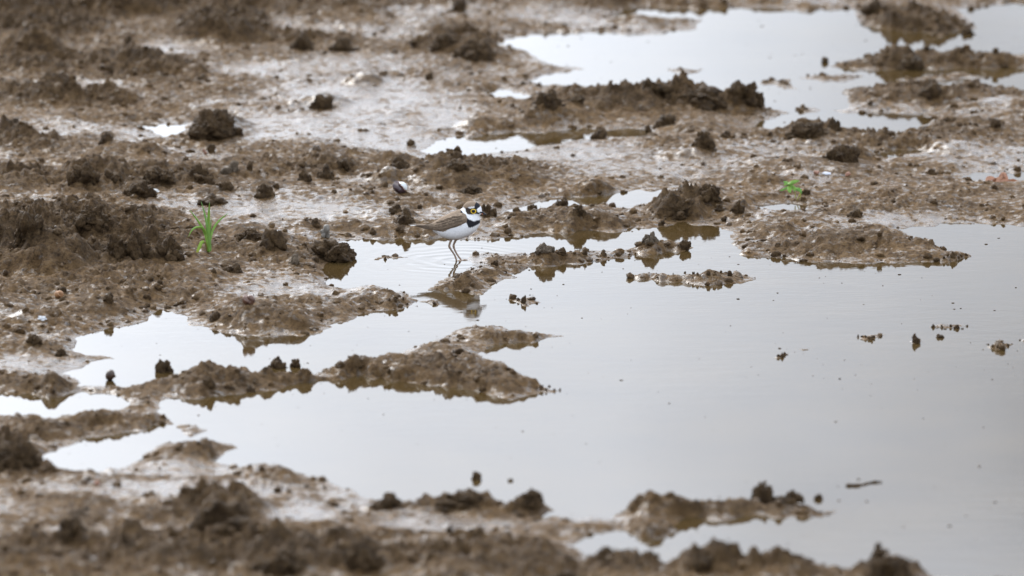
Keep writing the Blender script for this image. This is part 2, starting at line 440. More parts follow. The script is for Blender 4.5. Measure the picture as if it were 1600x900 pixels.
# ------------------------------------------------------------------ where the clods lie (the mud heaps up a little under each)
CLODS = [
 # x, front row, width, height, label, pale?
 (335,218,94,46,'big dark crumbly clod on shiny mud beside the small bright puddle, upper left',0),
 (167,222,24,17,'small dark clod just left of the small bright puddle at upper left',0),
 (330,238,14,14,'little dark lump just below the big crumbly clod at upper left',0),
 (316,125,18,9,'small flat dark lump alone on wet mud above the big crumbly clod',0),
 (476,282,22,18,'left of the two round dark lumps in the row of clods above the pale mud',0),
 (510,279,26,24,'right and larger of the two round dark lumps in the row of clods',0),
 (362,269,28,16,'low grey lump in the clod row, left of the two round lumps',1),
 (390,266,10,14,'narrow upright crumb in the clod row left of the two round lumps',0),
 (506,170,44,22,'crumbly hump of mud beside the wide wet sheen at upper centre left',0),
 (472,78,40,26,'left of the two dark blurred clods on the ridge at top, left of centre',0),
 (532,80,44,20,'right of the two dark blurred clods on the ridge at top, left of centre',0),
 (200,68,22,13,'small dark blurred clod near the top edge on the left',0),
 (250,288,58,26,'crumbly cluster like clod in the row above the grass seedling, left end',0),
 (312,284,54,26,'crumbly clod in the row above and left of the grass seedling tips',0),
 (175,282,28,17,'small rounded clod left in the row of clods above the grass seedling',0),
 (130,288,44,32,'tall dark clod at the left start of the clod row',0),
 (219,309,46,26,'rounded clod with a white flake at its upper right side',0),
 (353,296,26,13,'flat little clod under the gap of the clod row above the seedling',0),
 (413,309,32,22,'rounded brown clod up and right of the grass seedling',0),
 (330,320,42,15,'flat clod directly behind the tips of the grass seedling',0),
 (1026,148,52,24,'dark rounded clod on top of the ridge before the far pool',0),
 (858,166,46,24,'crumbly peaked clod at the left end of the ridge before the far pool',0),
 (901,160,24,12,'small low clod just right of the peaked clod on the far ridge',0),
 (938,217,26,17,'rounded clod sitting at the edge of the long brown trench puddle',0),
 (1040,197,36,20,'crumbly clod on the slope right of the long trench puddle',0),
 (1013,207,12,13,'small lump at the right tip of the long trench puddle',0),
 (642,227,14,9,'little lump left of the bright end of the trench puddle',0),
 (626,264,32,18,'clod on the bank below the bright end of the trench puddle',0),
 (716,267,32,17,'clod on the bank crest below the middle of the trench puddle',0),
 (695,72,46,22,'dark clod left of the far pool, upper of two on the slope',0),
 (742,92,62,30,'larger crumbly clod left of the far pool, lower of two on the slope',0),
 (718,17,24,20,'dark blurred clod touching the top edge near the middle',0),
 (670,124,14,11,'small lump on the wet slope left of the small oval puddle',0),
 (534,263,20,14,'small clod left of the trench puddle on the pale mud',0),
 (1162,158,50,30,'tall dark clod at the right end of the ridge before the far pool',0),
 (1088,164,84,25,'wide crumbly clod on the ridge left of the tall end clod',0),
 (1098,231,30,25,'stacked dark clod on the slope below the far ridge',0),
 (1136,215,20,10,'flat dark lump on the slope right of the stacked clod',0),
 (1161,216,12,8,'tiny lump next to the flat lump below the far ridge',0),
 (1264,214,62,21,'rounded overhanging clod in front of the middle right pool',0),
 (1304,204,22,22,'small pointed clod poking into the middle right pool',0),
 (1320,254,56,27,'large dark clod with a crumbly top below the middle right pool',0),
 (1424,109,42,24,'dark brown clod standing in the strip island of the far pool',0),
 (1446,80,14,8,'tiny lump on the crest of the strip island in the far pool',0),
 (1556,84,11,9,'tiny lump on the strip island near the right edge',0),
 (1289,98,12,12,'single round lump in the far pool left of the strip island',0),
 (1454,152,42,26,'crumbly clod on the second strip of mud in the far pool',0),
 (1512,54,22,13,'dark clod at the right tip of the topmost island',0),
 (1370,18,46,18,'dark clod on the left shoulder of the topmost island',0),
 (1518,15,14,9,'small lump above the right tip of the topmost island',0),
 (1105,314,46,26,'dark clod right of the bright puddle at centre right',0),
 (1063,340,62,26,'wide dark crumbly clod hanging over the brown inlet right of the bird',0),
 (1154,334,24,22,'upright clod right of the clod that hangs over the inlet',0),
 (1124,330,16,10,'small lump between the two clods right of the brown inlet',0),
 (1131,346,10,8,'tiny lump below the clods right of the brown inlet',0),
 (1260,305,14,9,'small dark lump right beside the leafy weed seedling',0),
 (1338,339,24,12,'low dark clod on the flat behind the broad peninsula',0),
 (1556,199,20,13,'small clod on the mud right of the middle right pool',0),
 (1457,273,14,9,'small lump left of the puddle with the dead leaf',0),
 (259,405,54,36,'rightmost large clod of the dark pile left of the grass seedling',0),
 (215,402,52,42,'large dark clod second from right in the pile left of the seedling',0),
 (180,400,46,36,'dark clod in the middle of the pile left of the seedling',0),
 (145,354,58,32,'clod on the top of the dark pile left of the seedling',0),
 (46,372,50,42,'peaked clod at the left top of the dark pile by the left edge',0),
 (392,374,44,17,'flat clod right of the grass seedling, upper left of its pair',0),
 (426,386,40,28,'crumbly clod right of the grass seedling, lower right of its pair',0),
 (520,409,80,33,'dark overhanging clod leaning over the water left of the bird',0),
 (362,426,30,14,'low rounded lump below the grass seedling',0),
 (334,427,9,7,'tiny lump straight below the grass seedling roots',0),
 (459,413,19,16,'brownish lump left of the clod that overhangs the water',1),
 (250,446,9,8,'tiny dark lump on the mud below the dark pile',0),
 (168,472,20,14,'small dark clod on the mud below left pile',0),
 (336,501,20,14,'small dark clod at the left tip of the mound by the channel',0),
 (94,557,18,14,'small dark clod at the left end of the channel',0),
 (54,537,24,14,'small lump near the left edge beside the channel end',0),
 (254,582,28,24,'square dark clod standing in the channel with its reflection',0),
 (434,576,30,22,'dark clod on the ridge below the channel, larger of the two together',0),
 (461,574,18,16,'dark clod on the ridge below the channel, smaller of the two together',0),
 (326,603,22,15,'dark stone like lump on the ridge below the channel',0),
 (392,613,14,11,'small dark lump at the water edge below the ridge',0),
 (494,354,16,12,'small dark lump next to the pale upright shell on the flat',0),
 (634,350,34,24,'rounded crumbly clod directly left of the bird tail',0),
 (618,333,26,13,'flat clod up and left of the bird tail',0),
 (625,364,14,9,'small lump at the shore under the bird tail',0),
 (583,367,11,10,'small round pebble of mud at the shore left of the bird',0),
 (656,326,8,7,'tiny dark crumb above the bird tail',0),
 (762,338,26,20,'dark clod just behind the bird head and bill',0),
 (735,303,48,14,'crumbly ledge of mud behind and above the bird head',0),
 (851,393,28,13,'flat clod on the mud chain right of the bird',1),
 (877,398,16,11,'round lump on the mud chain right of the flat clod',0),
 (914,398,9,9,'tiny lump in the middle of the mud chain right of the bird',0),
 (943,401,10,10,'small lump with its mirror image at the mud chain edge',0),
 (1015,380,22,16,'upright lump at the right part of the mud chain',1),
 (1071,391,19,16,'round lump at the right tip of the mud chain',0),
 (903,336,20,15,'rounded lump on the bank below the bright puddle',0),
 (877,321,20,12,'lump on the near rim of the bright puddle at centre',0),
 (831,327,18,10,'low lump at the left end of the bright puddle rim',0),
 (1034,353,12,9,'small lump at the foot of the bank above the brown inlet',0),
 (818,473,9,12,'small upright lump on the tiny islet below the bird',0),
 (602,406,6,8,'tiny upright crumb on the spit left of the bird',0),
 (775,416,9,9,'small round lump on the mound right of the bird feet',0),
 (1430,536,17,14,'dark lump alone in the big pool between the speckled islets',0),
 (1469,528,14,9,'small flat lump below the speckled islet in the big pool',0),
 (20,732,80,44,'big dark clod at the left edge above the foreground mud',0),
 (80,736,12,8,'tiny lump at the shore right of the big left edge clod',0),
 (409,736,11,9,'tiny lump on the near shore of the big pool, left part',0),
 (434,770,13,9,'small dark lump on the wet foreground mud',0),
 (350,822,110,44,'broad dark blurred clod on the foreground ridge, left of centre',0),
 (112,838,48,28,'dark blurred clod low in the left foreground',0),
 (744,750,17,16,'round lump alone in the near water of the big pool',0),
 (798,752,10,8,'tiny lump in the near water right of the round lump',0),
 (607,795,50,24,'dark clod on the near shore, left of three in a row',0),
 (723,794,74,24,'wide brown clod on the near shore, middle of three in a row',0),
 (830,793,46,26,'brown clod on the near shore, right of three in a row',0),
 (702,832,13,10,'small dark lump on the wet foreground mud below the near shore',0),
 (744,838,26,14,'pair like dark lump on the wet foreground mud right of the small one',0),
 (562,882,66,34,'rounded dark blurred clod at the bottom, left of centre',0),
 (1192,787,44,38,'tall brown clod on the narrow spit at lower right',0),
 (1234,789,54,25,'lower brown clod beside the tall one on the narrow spit',0),
 (1280,781,18,12,'small lump near the tip of the narrow spit at lower right',0),
 (1390,914,72,40,'dark clod cut by the bottom edge at lower right',0),
 (1096,894,50,26,'dark blurred clod at the bottom below the small near pond',0),
 (880,912,70,20,'broad dark blurred clod at the bottom left of the near pond',0),
 (440,895,90,34,'broad dark blurred clod at the bottom edge, left part',0),
]

# ------------------------------------------------------------------ ground sheet: one grid, fine where the photograph looks, growing coarser to the horizon
def axis(a, b, step, far, n):
    core = np.arange(a, b + step * 0.5, step)
    g = np.geomspace(step, far, n)
    out = np.cumsum(g)
    return np.concatenate([(core[0] - out)[::-1], core, core[-1] + out])

gx = axis(-1.42, 1.42, 0.0038, 90.0, 70)
gy = axis(9.85, 16.75, 0.0066, 260.0, 75)
gy = gy[gy > -60]
nx, ny = len(gx), len(gy)
X, Y = np.meshgrid(gx, gy)
PX, PY = to_px(np.where(Y > 6, X, 0), np.maximum(Y, 6.0), 0.0)

# wander of the shore lines
WXo = 0.012 * fbm2(X / 0.07, Y / 0.10, 3, 11)
WYo = 0.030 * fbm2(X / 0.06, Y / 0.12, 3, 23)
XW, YW = X + WXo, Y + WYo

DMAX = 0.45
def signed(polys):
    """inside mask and distance to the outlines (in metres, up to DMAX)"""
    ins = np.zeros((ny, nx), bool)
    d2 = np.full((ny, nx), DMAX * DMAX)
    for poly in polys:
        P = np.array(poly, float)
        wx, wy = gp(P[:, 0], P[:, 1])
        n = len(wx)
        one = np.zeros((ny, nx), bool)
        i0, i1 = np.searchsorted(gy, [wy.min() - 0.2, wy.max() + 0.2])
        for k in range(n):
            x0, y0, x1, y1 = wx[k], wy[k], wx[(k + 1) % n], wy[(k + 1) % n]
            a, b = np.searchsorted(gy, [min(y0, y1) - 0.1, max(y0, y1) + 0.1])
            if b > a and y0 != y1:
                yy, xx = YW[a:b], XW[a:b]
                c = ((y0 > yy) != (y1 > yy)) & (xx < (x1 - x0) * (yy - y0) / (y1 - y0) + x0)
                one[a:b] ^= c
            a, b = np.searchsorted(gy, [min(y0, y1) - DMAX, max(y0, y1) + DMAX])
            c, e = np.searchsorted(gx, [min(x0, x1) - DMAX, max(x0, x1) + DMAX])
            if b > a and e > c:
                xx, yy = XW[a:b, c:e], YW[a:b, c:e]
                dx, dy = x1 - x0, y1 - y0
                t = np.clip(((xx - x0) * dx + (yy - y0) * dy) / (dx * dx + dy * dy + 1e-12), 0, 1)
                d2[a:b, c:e] = np.minimum(d2[a:b, c:e], (xx - x0 - t * dx) ** 2 + (yy - y0 - t * dy) ** 2)
        ins |= one
    return ins, np.sqrt(d2)

inw, dw = signed(WATER)
ini, di = signed(ISLANDS)
land = (~inw) | ini
D = np.where(land, np.where(ini, di, dw), np.minimum(dw, di))     # distance to the nearest shore

def blobs(lst, soft=0.6):
    m = np.zeros((ny, nx))
    for cx, cy, rx, ry, a in lst:
        r = np.sqrt(((PX - cx) / rx) ** 2 + ((PY - cy) / ry) ** 2)
        m = np.maximum(m, a * (1 - sstep(1 - soft, 1 + soft * 0.6, r)))
    return m

ROUGH = [(60,40,130,42,1.15),(190,20,160,22,1.1),(345,55,95,32,1.1),(90,110,160,22,.85),(210,108,120,22,.8),(60,165,100,18,.85),(150,165,80,15,.8),(20,235,100,16,.75),(420,22,130,20,.75),(485,70,140,13,.8),(700,75,90,35,.8),(580,18,200,18,.6),(80,385,240,60,1.15),(140,290,260,26,.8),(200,455,220,40,.5),
 (480,272,120,18,.7),(740,275,150,22,.85),(1000,165,220,26,.8),(1450,150,170,24,.7),(1300,225,150,32,.7),(1100,240,120,20,.5),(1500,215,140,25,.6),(420,395,160,26,.55),
 (350,880,700,36,.95),(950,900,480,16,.85),(340,812,130,20,.9),(740,795,160,22,.7),(40,730,90,30,1.0),(90,675,110,20,.5),(390,605,150,24,.6),(730,585,140,34,.55),(900,345,160,20,.5),
 (1060,330,60,22,.9),(1430,45,110,26,.9),(1430,98,170,16,.75),(1230,785,80,20,.7),(870,405,60,14,.6),(1330,340,280,40,.4),(1320,385,170,22,.55),(700,455,70,12,.5),(590,475,80,14,.5),(400,500,120,20,.5),(1120,434,60,8,.6),(60,600,120,24,.5),(1000,15,200,14,.5),(330,200,90,24,.5),(220,125,140,26,.7),
 (30,480,80,30,.5),(620,345,60,20,.5),(1390,900,70,30,1.1),(1130,802,190,11,.65),(80,560,70,20,.6)]
SMOOTH = [(640,868,90,10,.6),(180,850,120,8,.5),(1230,880,110,12,.6),(280,88,70,12,.8),(130,145,100,8,.6),(240,212,110,8,.6),(60,208,110,9,.5),(600,62,100,14,.5),(660,28,90,10,.5),(560,160,150,36,1.),(420,205,120,26,.9),(600,225,100,20,1.),(860,245,160,20,.9),(690,190,60,24,.9),(450,335,170,16,.9),(540,205,140,30,.9),(640,345,120,12,.6),(430,120,100,14,.8),(270,775,260,16,.9),
 (470,812,70,22,1.),(690,830,100,20,1.),(1230,858,140,14,.9),(60,575,90,18,.8),(910,30,120,14,.6),(1500,245,110,12,.7),(1420,350,130,10,.9),(470,460,150,18,.7),(1010,265,170,18,.6),(560,110,110,14,.6),(880,100,60,14,.6),
 (560,380,40,10,.5),(330,330,120,14,.6),(100,215,80,12,.6),(950,815,80,6,.4),(660,250,60,10,.8),(520,60,60,10,.5),(1230,240,140,18,.5),(300,740,140,12,.8),(30,640,80,10,.5),(250,650,60,8,.5),(760,400,90,8,.7),(1400,375,100,6,.4)]
rough = np.maximum(blobs(ROUGH), 0.16 + 0.14 * (PX < 700))
smooth_m = blobs(SMOOTH)
outside = sstep(0, 1, np.clip(np.maximum(np.maximum(-PX - 20, PX - 1640), np.maximum(-PY - 10, PY - 930)) / 120, 0, 1))
film = np.clip(1.6 * fbm2(X / 0.30, Y / 0.36, 3, 81) - 0.30, 0, 0.7) * (1 - np.clip(rough * 1.3, 0, 1)) * land
smooth_m = np.maximum(smooth_m, film)
rough = rough * (1 - 0.6 * smooth_m)
rough = rough * (1 - outside) + outside * np.clip(0.5 + 0.6 * fbm2(X / 0.6, Y / 0.9, 2, 77), 0, 1)
rough = np.clip(rough + 0.12 * fbm2(X / 0.11, Y / 0.14, 3, 51), 0, 1.3)

MOUNDS = [ # x, row where its front meets the mud, width, height (pixels), depth ratio
 (60,445,200,52,.8),(10,405,130,58,.8),(150,395,120,32,.7),(225,408,120,16,.7),(345,80,140,36,.8),(210,128,150,26,.8),(40,105,130,38,.8),(190,36,190,26,.8),(60,35,160,26,.8),(400,25,160,22,.8),(540,35,140,20,.8),
 (85,175,120,26,.8),(160,168,80,14,.8),(20,240,120,22,.7),(500,176,100,16,.7),(200,262,150,20,.7),(570,142,84,18,.7),(735,98,120,26,.8),(690,74,70,18,.8),(940,308,110,11,.5),
 (700,305,220,24,.5),(620,300,120,20,.6),(800,300,140,20,.5),(640,335,80,8,.6),(920,366,200,15,.5),(830,366,120,8,.6),(1060,346,90,26,.6),(1340,408,340,10,.5),(1205,376,110,14,.7),(1420,404,150,7,.5),
 (405,524,190,15,.7),(460,520,90,12,.7),(370,500,110,10,.7),(750,618,220,18,.55),(650,600,220,17,.6),(560,590,130,18,.6),(780,541,130,12,.5),(700,560,130,14,.6),(820,612,70,14,.6),
 (310,606,120,18,.6),(350,618,200,16,.6),(430,604,90,20,.6),(80,618,120,20,.6),(310,590,44,14,.6),(480,600,60,14,.6),(735,455,120,22,.6),(765,436,70,10,.6),(870,416,80,13,.6),(1030,396,90,8,.6),
 (1120,445,110,11,.5),(300,684,56,12,.5),(300,722,140,20,.5),(80,690,130,20,.6),(150,672,90,12,.6),(20,745,90,30,.8),(350,835,140,32,.7),(240,835,110,20,.7),(130,810,120,14,.7),
 (610,806,100,20,.6),(725,806,130,22,.6),(830,806,64,18,.6),(60,930,220,34,.8),(250,928,220,24,.8),(430,918,190,30,.8),(570,910,150,28,.8),(720,930,170,18,.8),(840,906,200,10,.7),(960,922,180,8,.7),
 (1100,912,120,20,.7),(1210,918,150,14,.7),(1390,915,90,30,.8),(1020,814,120,22,.6),(1180,812,220,18,.5),(1100,812,140,16,.5),(1020,842,76,6,.5),(1430,62,170,13,.7),(1380,50,80,10,.7),(1420,110,120,8,.6),(1520,110,220,6,.4),(1340,108,80,6,.5),
 (1460,172,230,12,.6),(1560,180,160,11,.7),(1360,165,90,8,.6),(1299,127,80,5,.5),(1260,177,34,9,.6),(1265,216,80,20,.6),(1330,260,90,22,.6),(1150,178,70,28,.8),(1080,180,130,28,.7),(980,190,170,30,.6),(860,200,180,26,.6),(760,208,130,18,.6),
 (130,455,160,12,.8),(300,455,130,12,.8),(150,500,140,12,.8),(60,520,120,14,.8),(430,420,160,10,.8),(520,415,90,14,.6),(1300,290,260,14,.7),(1520,320,180,10,.7),(1180,300,100,12,.7),(1080,260,120,12,.7),
 (1500,250,140,12,.7),(1100,215,120,12,.7),(620,265,90,14,.7),(520,280,90,12,.7),(400,290,110,12,.7),(280,300,120,14,.7),(140,300,140,18,.7),(30,310,120,18,.7),(900,20,200,12,.7),(1010,45,130,12,.6),(1200,8,220,10,.5),(860,108,80,8,.6),
 (590,486,120,8,.6),(570,470,110,10,.7),(1358,532,44,7,.6),(1485,515,60,7,.6),(1558,547,56,7,.6),(120,770,110,12,.8),(450,756,120,8,.7),(400,745,90,8,.6),
]
N_MOUNDS = len(MOUNDS)
dirt = np.zeros((ny, nx))
MOUNDS = MOUNDS + [(c[0], c[1] + 3, c[2] * 1.6, c[3] * 0.42, .9) for c in CLODS if c[2] >= 9]
mound = np.zeros((ny, nx))
for k, (cx, cy, w, h, q) in enumerate(MOUNDS):
    m = mpp(cy)
    rx = w * 0.5 * m
    ry = rx * q * 1.15
    x0, y0 = gp(cx, cy)
    y0 = y0 + ry * 0.9
    a, b = np.searchsorted(gy, [y0 - ry * 1.5, y0 + ry * 1.5])
    c, e = np.searchsorted(gx, [x0 - rx * 1.5, x0 + rx * 1.5])
    if b <= a or e <= c: continue
    xx, yy = X[a:b, c:e], Y[a:b, c:e]
    wob = 0.22 * fbm2(xx / (rx * 0.9) + k * 3.1, yy / (ry * 0.9), 3, 300 + k)
    r = np.sqrt(((xx - x0) / rx) ** 2 + ((yy - y0) / ry) ** 2) + wob
    s = (1 - sstep(0.15, 1.12, r)) * (1 + 0.28 * fbm2(xx / (rx * 0.5), yy / (ry * 0.5), 3, 600 + k))
    if k >= N_MOUNDS: dirt[a:b, c:e] = np.maximum(dirt[a:b, c:e], np.clip(1.5 * s, 0, 1))
    mound[a:b, c:e] = np.maximum(mound[a:b, c:e], h * m * 0.80 * s) + 0.12 * np.minimum(mound[a:b, c:e], h * m * s)

lm = {}
lm[1] = lumps2(X + 0.3 * WXo, Y, 0.075, 101, 0.5) * 0.030
lm[2] = lumps2(X, Y + 0.3 * WYo, 0.038, 102, 0.6) * 0.016
lm[3] = lumps2(X + 0.2 * WXo, Y, 0.019, 103, 0.6) * 0.0085
lm[4] = lumps2(X, Y, 0.0105, 104, 0.5) * 0.0045
crag = 1 + 0.5 * fbm2(X / 0.018, Y / 0.02, 3, 150)
rr = np.clip(rough, 0, 1.3)
clumps = rr ** 1.4 * (lm[1] * 0.5 + lm[2] * 1.05) * crag + (0.05 + 1.3 * rr ** 1.3) * lm[3] * crag + (0.15 + 0.9 * rr) * lm[4]
fine = fbm2(X / 0.05, Y / 0.06, 5, 161, 0.55)
grit = (0.55 - np.abs(vnoise2(X / 0.030 + 2 * WXo / 0.03, Y / 0.034, 162))) * 0.0052 + (0.55 - np.abs(vnoise2(X / 0.015, Y / 0.018, 163))) * 0.0046 + vnoise2(X / 0.0085, Y / 0.013, 164) * 0.0022
patch = np.clip(0.75 + 0.9 * fbm2(X / 0.16, Y / 0.22, 3, 165), 0.2, 1.7)
und = 0.006 * fbm2(X / 0.22, Y / 0.3, 3, 171) + 0.012 * (0.45 - np.abs(fbm2(X / 0.30 + 0.4 * Y, Y / 0.17, 2, 172, 0.4)))      # soft ploughed ridges lying across the view
shelf = np.clip(0.055 + 0.06 * fbm2(X / 0.2, Y / 0.25, 3, 175), 0.018, 0.13)      # some shores steep, some a flat wet film
edge = sstep(0.0, 1.0, D / shelf)
calm = 1 - 0.7 * smooth_m
base = 0.0004 + 0.015 * (1 - np.exp(-D / 0.18))
zl = base + edge * (mound + clumps * calm + und * calm + (0.0014 + 0.0045 * rr) * fine * calm + grit * patch * (0.5 + 1.0 * rr) * (1 - 0.74 * smooth_m))
zl = np.maximum(zl, 0.0003 + 0.0015 * edge)
wetlow = smooth_m * sstep(0.05, 0.0, mound)
zw = -0.0015 - 0.035 * (1 - np.exp(-D / 0.12)) + 0.0006 * fine
Z = np.where(land, zl, zw)
# far away, beyond the photograph, the flat rolls on
Z = np.where((np.abs(X) > 2.5) | (Y > 18) | (Y < 9), np.maximum(Z, 0.012 + 0.03 * fbm2(X / 1.7, Y / 1.7, 4, 190)), Z)

idx = np.arange(nx * ny).reshape(ny, nx)
quads = np.stack([idx[:-1, :-1], idx[:-1, 1:], idx[1:, 1:], idx[1:, :-1]], -1).reshape(-1, 4)
deep = ((~land) & (D > 0.05) & (np.abs(X) < 1.45) & (Y > 9.8) & (Y < 16.8)).ravel()      # far out under the opaque muddy water the bed is never seen
quads = quads[~deep[quads].all(1)]
used = np.zeros(nx * ny, bool); used[quads.ravel()] = True
remap = np.cumsum(used) - 1
ground = mesh_obj('ground', np.stack([X, Y, Z], -1).reshape(-1, 3)[used], remap[quads], M_MUD)
tag(ground, 'brown wet mud flat with clumps, ridges and low islands between puddles', None, None, 'structure')
wet = np.clip(smooth_m * 0.9 + 0.7 * np.exp(-np.maximum(Z, 0) / 0.003), 0, 1)
wet = np.clip(wet * (0.75 + 0.5 * fbm2(X / 0.06, Y / 0.08, 3, 205)), 0, 1)
high = np.clip((mound + clumps) / 0.035, 0, 1)
clump_at = np.clip(np.maximum(0.70 * rr + 0.55 * high - 0.5 * smooth_m, 0.95 * dirt), 0, 1)
amber = np.clip(np.exp(-np.maximum(Z, 0) / 0.005) * (0.5 + 0.9 * fbm2(X / 0.15, Y / 0.2, 2, 207)), 0, 1)
fattr(ground.data, 'wet', wet.ravel()[used])
fattr(ground.data, 'clump', clump_at.ravel()[used])
fattr(ground.data, 'amber', amber.ravel()[used])

def ground_z(x, y):
    i = np.clip(np.searchsorted(gy, y) - 1, 0, ny - 2)
    j = np.clip(np.searchsorted(gx, x) - 1, 0, nx - 2)
    ty, tx = (y - gy[i]) / (gy[i + 1] - gy[i]), (x - gx[j]) / (gx[j + 1] - gx[j])
    return (Z[i, j] * (1 - tx) + Z[i, j + 1] * tx) * (1 - ty) + (Z[i + 1, j] * (1 - tx) + Z[i + 1, j + 1] * tx) * ty

def hit(px, py):
    """where the line of sight through (px, py) meets the mud or the water"""
    u, v = (px - 800) / FPX, (450 - py) / FPX
    d = np.array([u, CA + v * SA, -SA + v * CA])
    ts = np.linspace((H - 0.16) / -d[2], (H + 0.01) / -d[2], 500)
    z = H + ts * d[2]
    g = np.maximum(ground_z(ts * d[0], ts * d[1]), 0.0)
    k = int(np.argmax(z <= g)) if (z <= g).any() else len(ts) - 1
    t = ts[k]
    return float(t * d[0]), float(t * d[1]), float(max(ground_z(t * d[0], t * d[1]), 0.0))

# ------------------------------------------------------------------ water
BIRD_PX, BIRD_PY = 713.0, 407.0
bx_, by_ = map(float, gp(BIRD_PX, BIRD_PY))

def water_material():
    N = NT('muddy_water')
    pos = N.n('ShaderNodeNewGeometry').outputs['Position']
    n = N.noise(3.2, 4, 0.55, pos)
    N.out_base(N.ramp(n, [(0.3, (0.034, 0.021, 0.008)), (0.7, (0.052, 0.033, 0.012))]))
    N._set('Roughness', 0.035)
    N._set('IOR', 1.333)
    # wind ripples, long in the view's cross direction
    m1 = N.n('ShaderNodeMapping'); m1.inputs['Scale'].default_value = (10, 26, 1)
    N.l(pos, m1.inputs[0])
    w1 = N.noise(1.0, 3, 0.5, m1.outputs[0])
    m2 = N.n('ShaderNodeMapping'); m2.inputs['Scale'].default_value = (45, 95, 1)
    N.l(pos, m2.inputs[0])
    w2 = N.noise(1.0, 2, 0.5, m2.outputs[0])
    amt = N.ramp(N.noise(1.1, 2, 0.5, pos), [(0.38, (0.15,) * 3), (0.65, (1.0,) * 3)])
    wind = N.math('MULTIPLY', N.math('ADD', N.math('MULTIPLY', w1, 0.00022), N.math('MULTIPLY', w2, 0.00011)), amt)
    # rings spreading from the wading bird's legs
    mr = N.n('ShaderNodeMapping'); mr.vector_type = 'POINT'
    mr.inputs['Location'].default_value = (-bx_, -by_, 0)
    N.l(pos, mr.inputs[0])
    ln = N.n('ShaderNodeVectorMath', _operation='LENGTH')
    N.l(mr.outputs[0], ln.inputs[0])
    dist = N.math('ADD', ln.outputs['Value'], N.math('MULTIPLY', N.noise(11, 3, 0.5, pos), 0.06))
    rings = N.math('SINE', N.math('MULTIPLY', dist, 2 * math.pi / 0.032))
    fade = N.n('ShaderNodeMapRange', _interpolation_type='SMOOTHSTEP')
    for s, v in (('From Min', 0.0), ('From Max', 0.27), ('To Min', 0.00020), ('To Max', 0.0)):
        fade.inputs[s].default_value = v
    N.l(dist, fade.inputs['Value'])
    gap = N.ramp(N.noise(7, 2, 0.5, pos), [(0.38, (0.1,) * 3), (0.6, (1.0,) * 3)])
    hsum = N.math('ADD', wind, N.math('MULTIPLY', N.math('MULTIPLY', rings, fade.outputs[0]), gap))
    N.l(N.bump(hsum, 1.0, 1.0), N.p.inputs['Normal'])
    return N.m

wx0, wx1, wy0, wy1 = -2.3, 2.3, 9.0, 18.0
nwx, nwy = 47, 91
wxs, wys = np.meshgrid(np.linspace(wx0, wx1, nwx), np.linspace(wy0, wy1, nwy))
wi = np.arange(nwx * nwy).reshape(nwy, nwx)
wq = np.stack([wi[:-1, :-1], wi[:-1, 1:], wi[1:, 1:], wi[1:, :-1]], -1).reshape(-1, 4)
water = mesh_obj('water', np.stack([wxs, wys, np.zeros_like(wxs)], -1).reshape(-1, 3), wq, water_material())
tag(water, 'still muddy puddle water mirroring the pale overcast sky', None, None, 'structure')

# ------------------------------------------------------------------ clods
ICO = {}
def ico(n):
    if n not in ICO:
        bm = bmesh.new()
        bmesh.ops.create_icosphere(bm, subdivisions=n, radius=1.0)
        bm.verts.ensure_lookup_table()
        ICO[n] = (np.array([v.co[:] for v in bm.verts]), np.array([[v.index for v in f.verts] for f in bm.faces]))
        bm.free()
    return ICO[n]

def clod_shape(n, seed, crumble=1.0):
    """a clump of stuck-together lumps: the outer hull of overlapping balls, roughened"""
    v, f = ico(n)
    g = np.random.default_rng(seed)
    o = np.array([seed * 1.7, seed * 0.9, seed * 2.3]) % 91.0
    warp = v + 0.25 * crumble * np.stack([vnoise3(v * 2.3 + o + q, seed + q) for q in (0, 31, 62)], 1)
    warp /= np.linalg.norm(warp, axis=1)[:, None]
    r = np.full(len(v), 0.42)
    for _ in range(int(6 + (20 if n >= 5 else 10) * crumble)):
        c = g.normal(size=3); c /= np.linalg.norm(c); c *= 0.35 + 0.50 * g.random(); c[2] *= 0.8
        rad = (0.14 + 0.28 * g.random()) if n >= 5 else (0.2 + 0.3 * g.random())
        b = warp @ c
        disc = rad * rad - c @ c + b * b
        r = np.maximum(r, np.where(disc > 0, b + np.sqrt(np.maximum(disc, 0)), 0))
    r = r * (1 + 0.20 * crumble * vnoise3(v * 3.1 + o, seed + 1))
    r = r + 0.18 * crumble * (0.5 - np.abs(vnoise3(v * 5.5 + o, seed + 2)))
    if n >= 4:
        r = r + 0.15 * crumble * (0.5 - np.abs(vnoise3(v * 11 + o, seed + 3)))
    if n >= 5:
        r = r + 0.09 * crumble * vnoise3(v * 21 + o, seed + 4)
    p = v * r[:, None]
    lo, hi = p.min(0), p.max(0)
    return (p - (lo + hi) / 2) / ((hi - lo) / 2), f

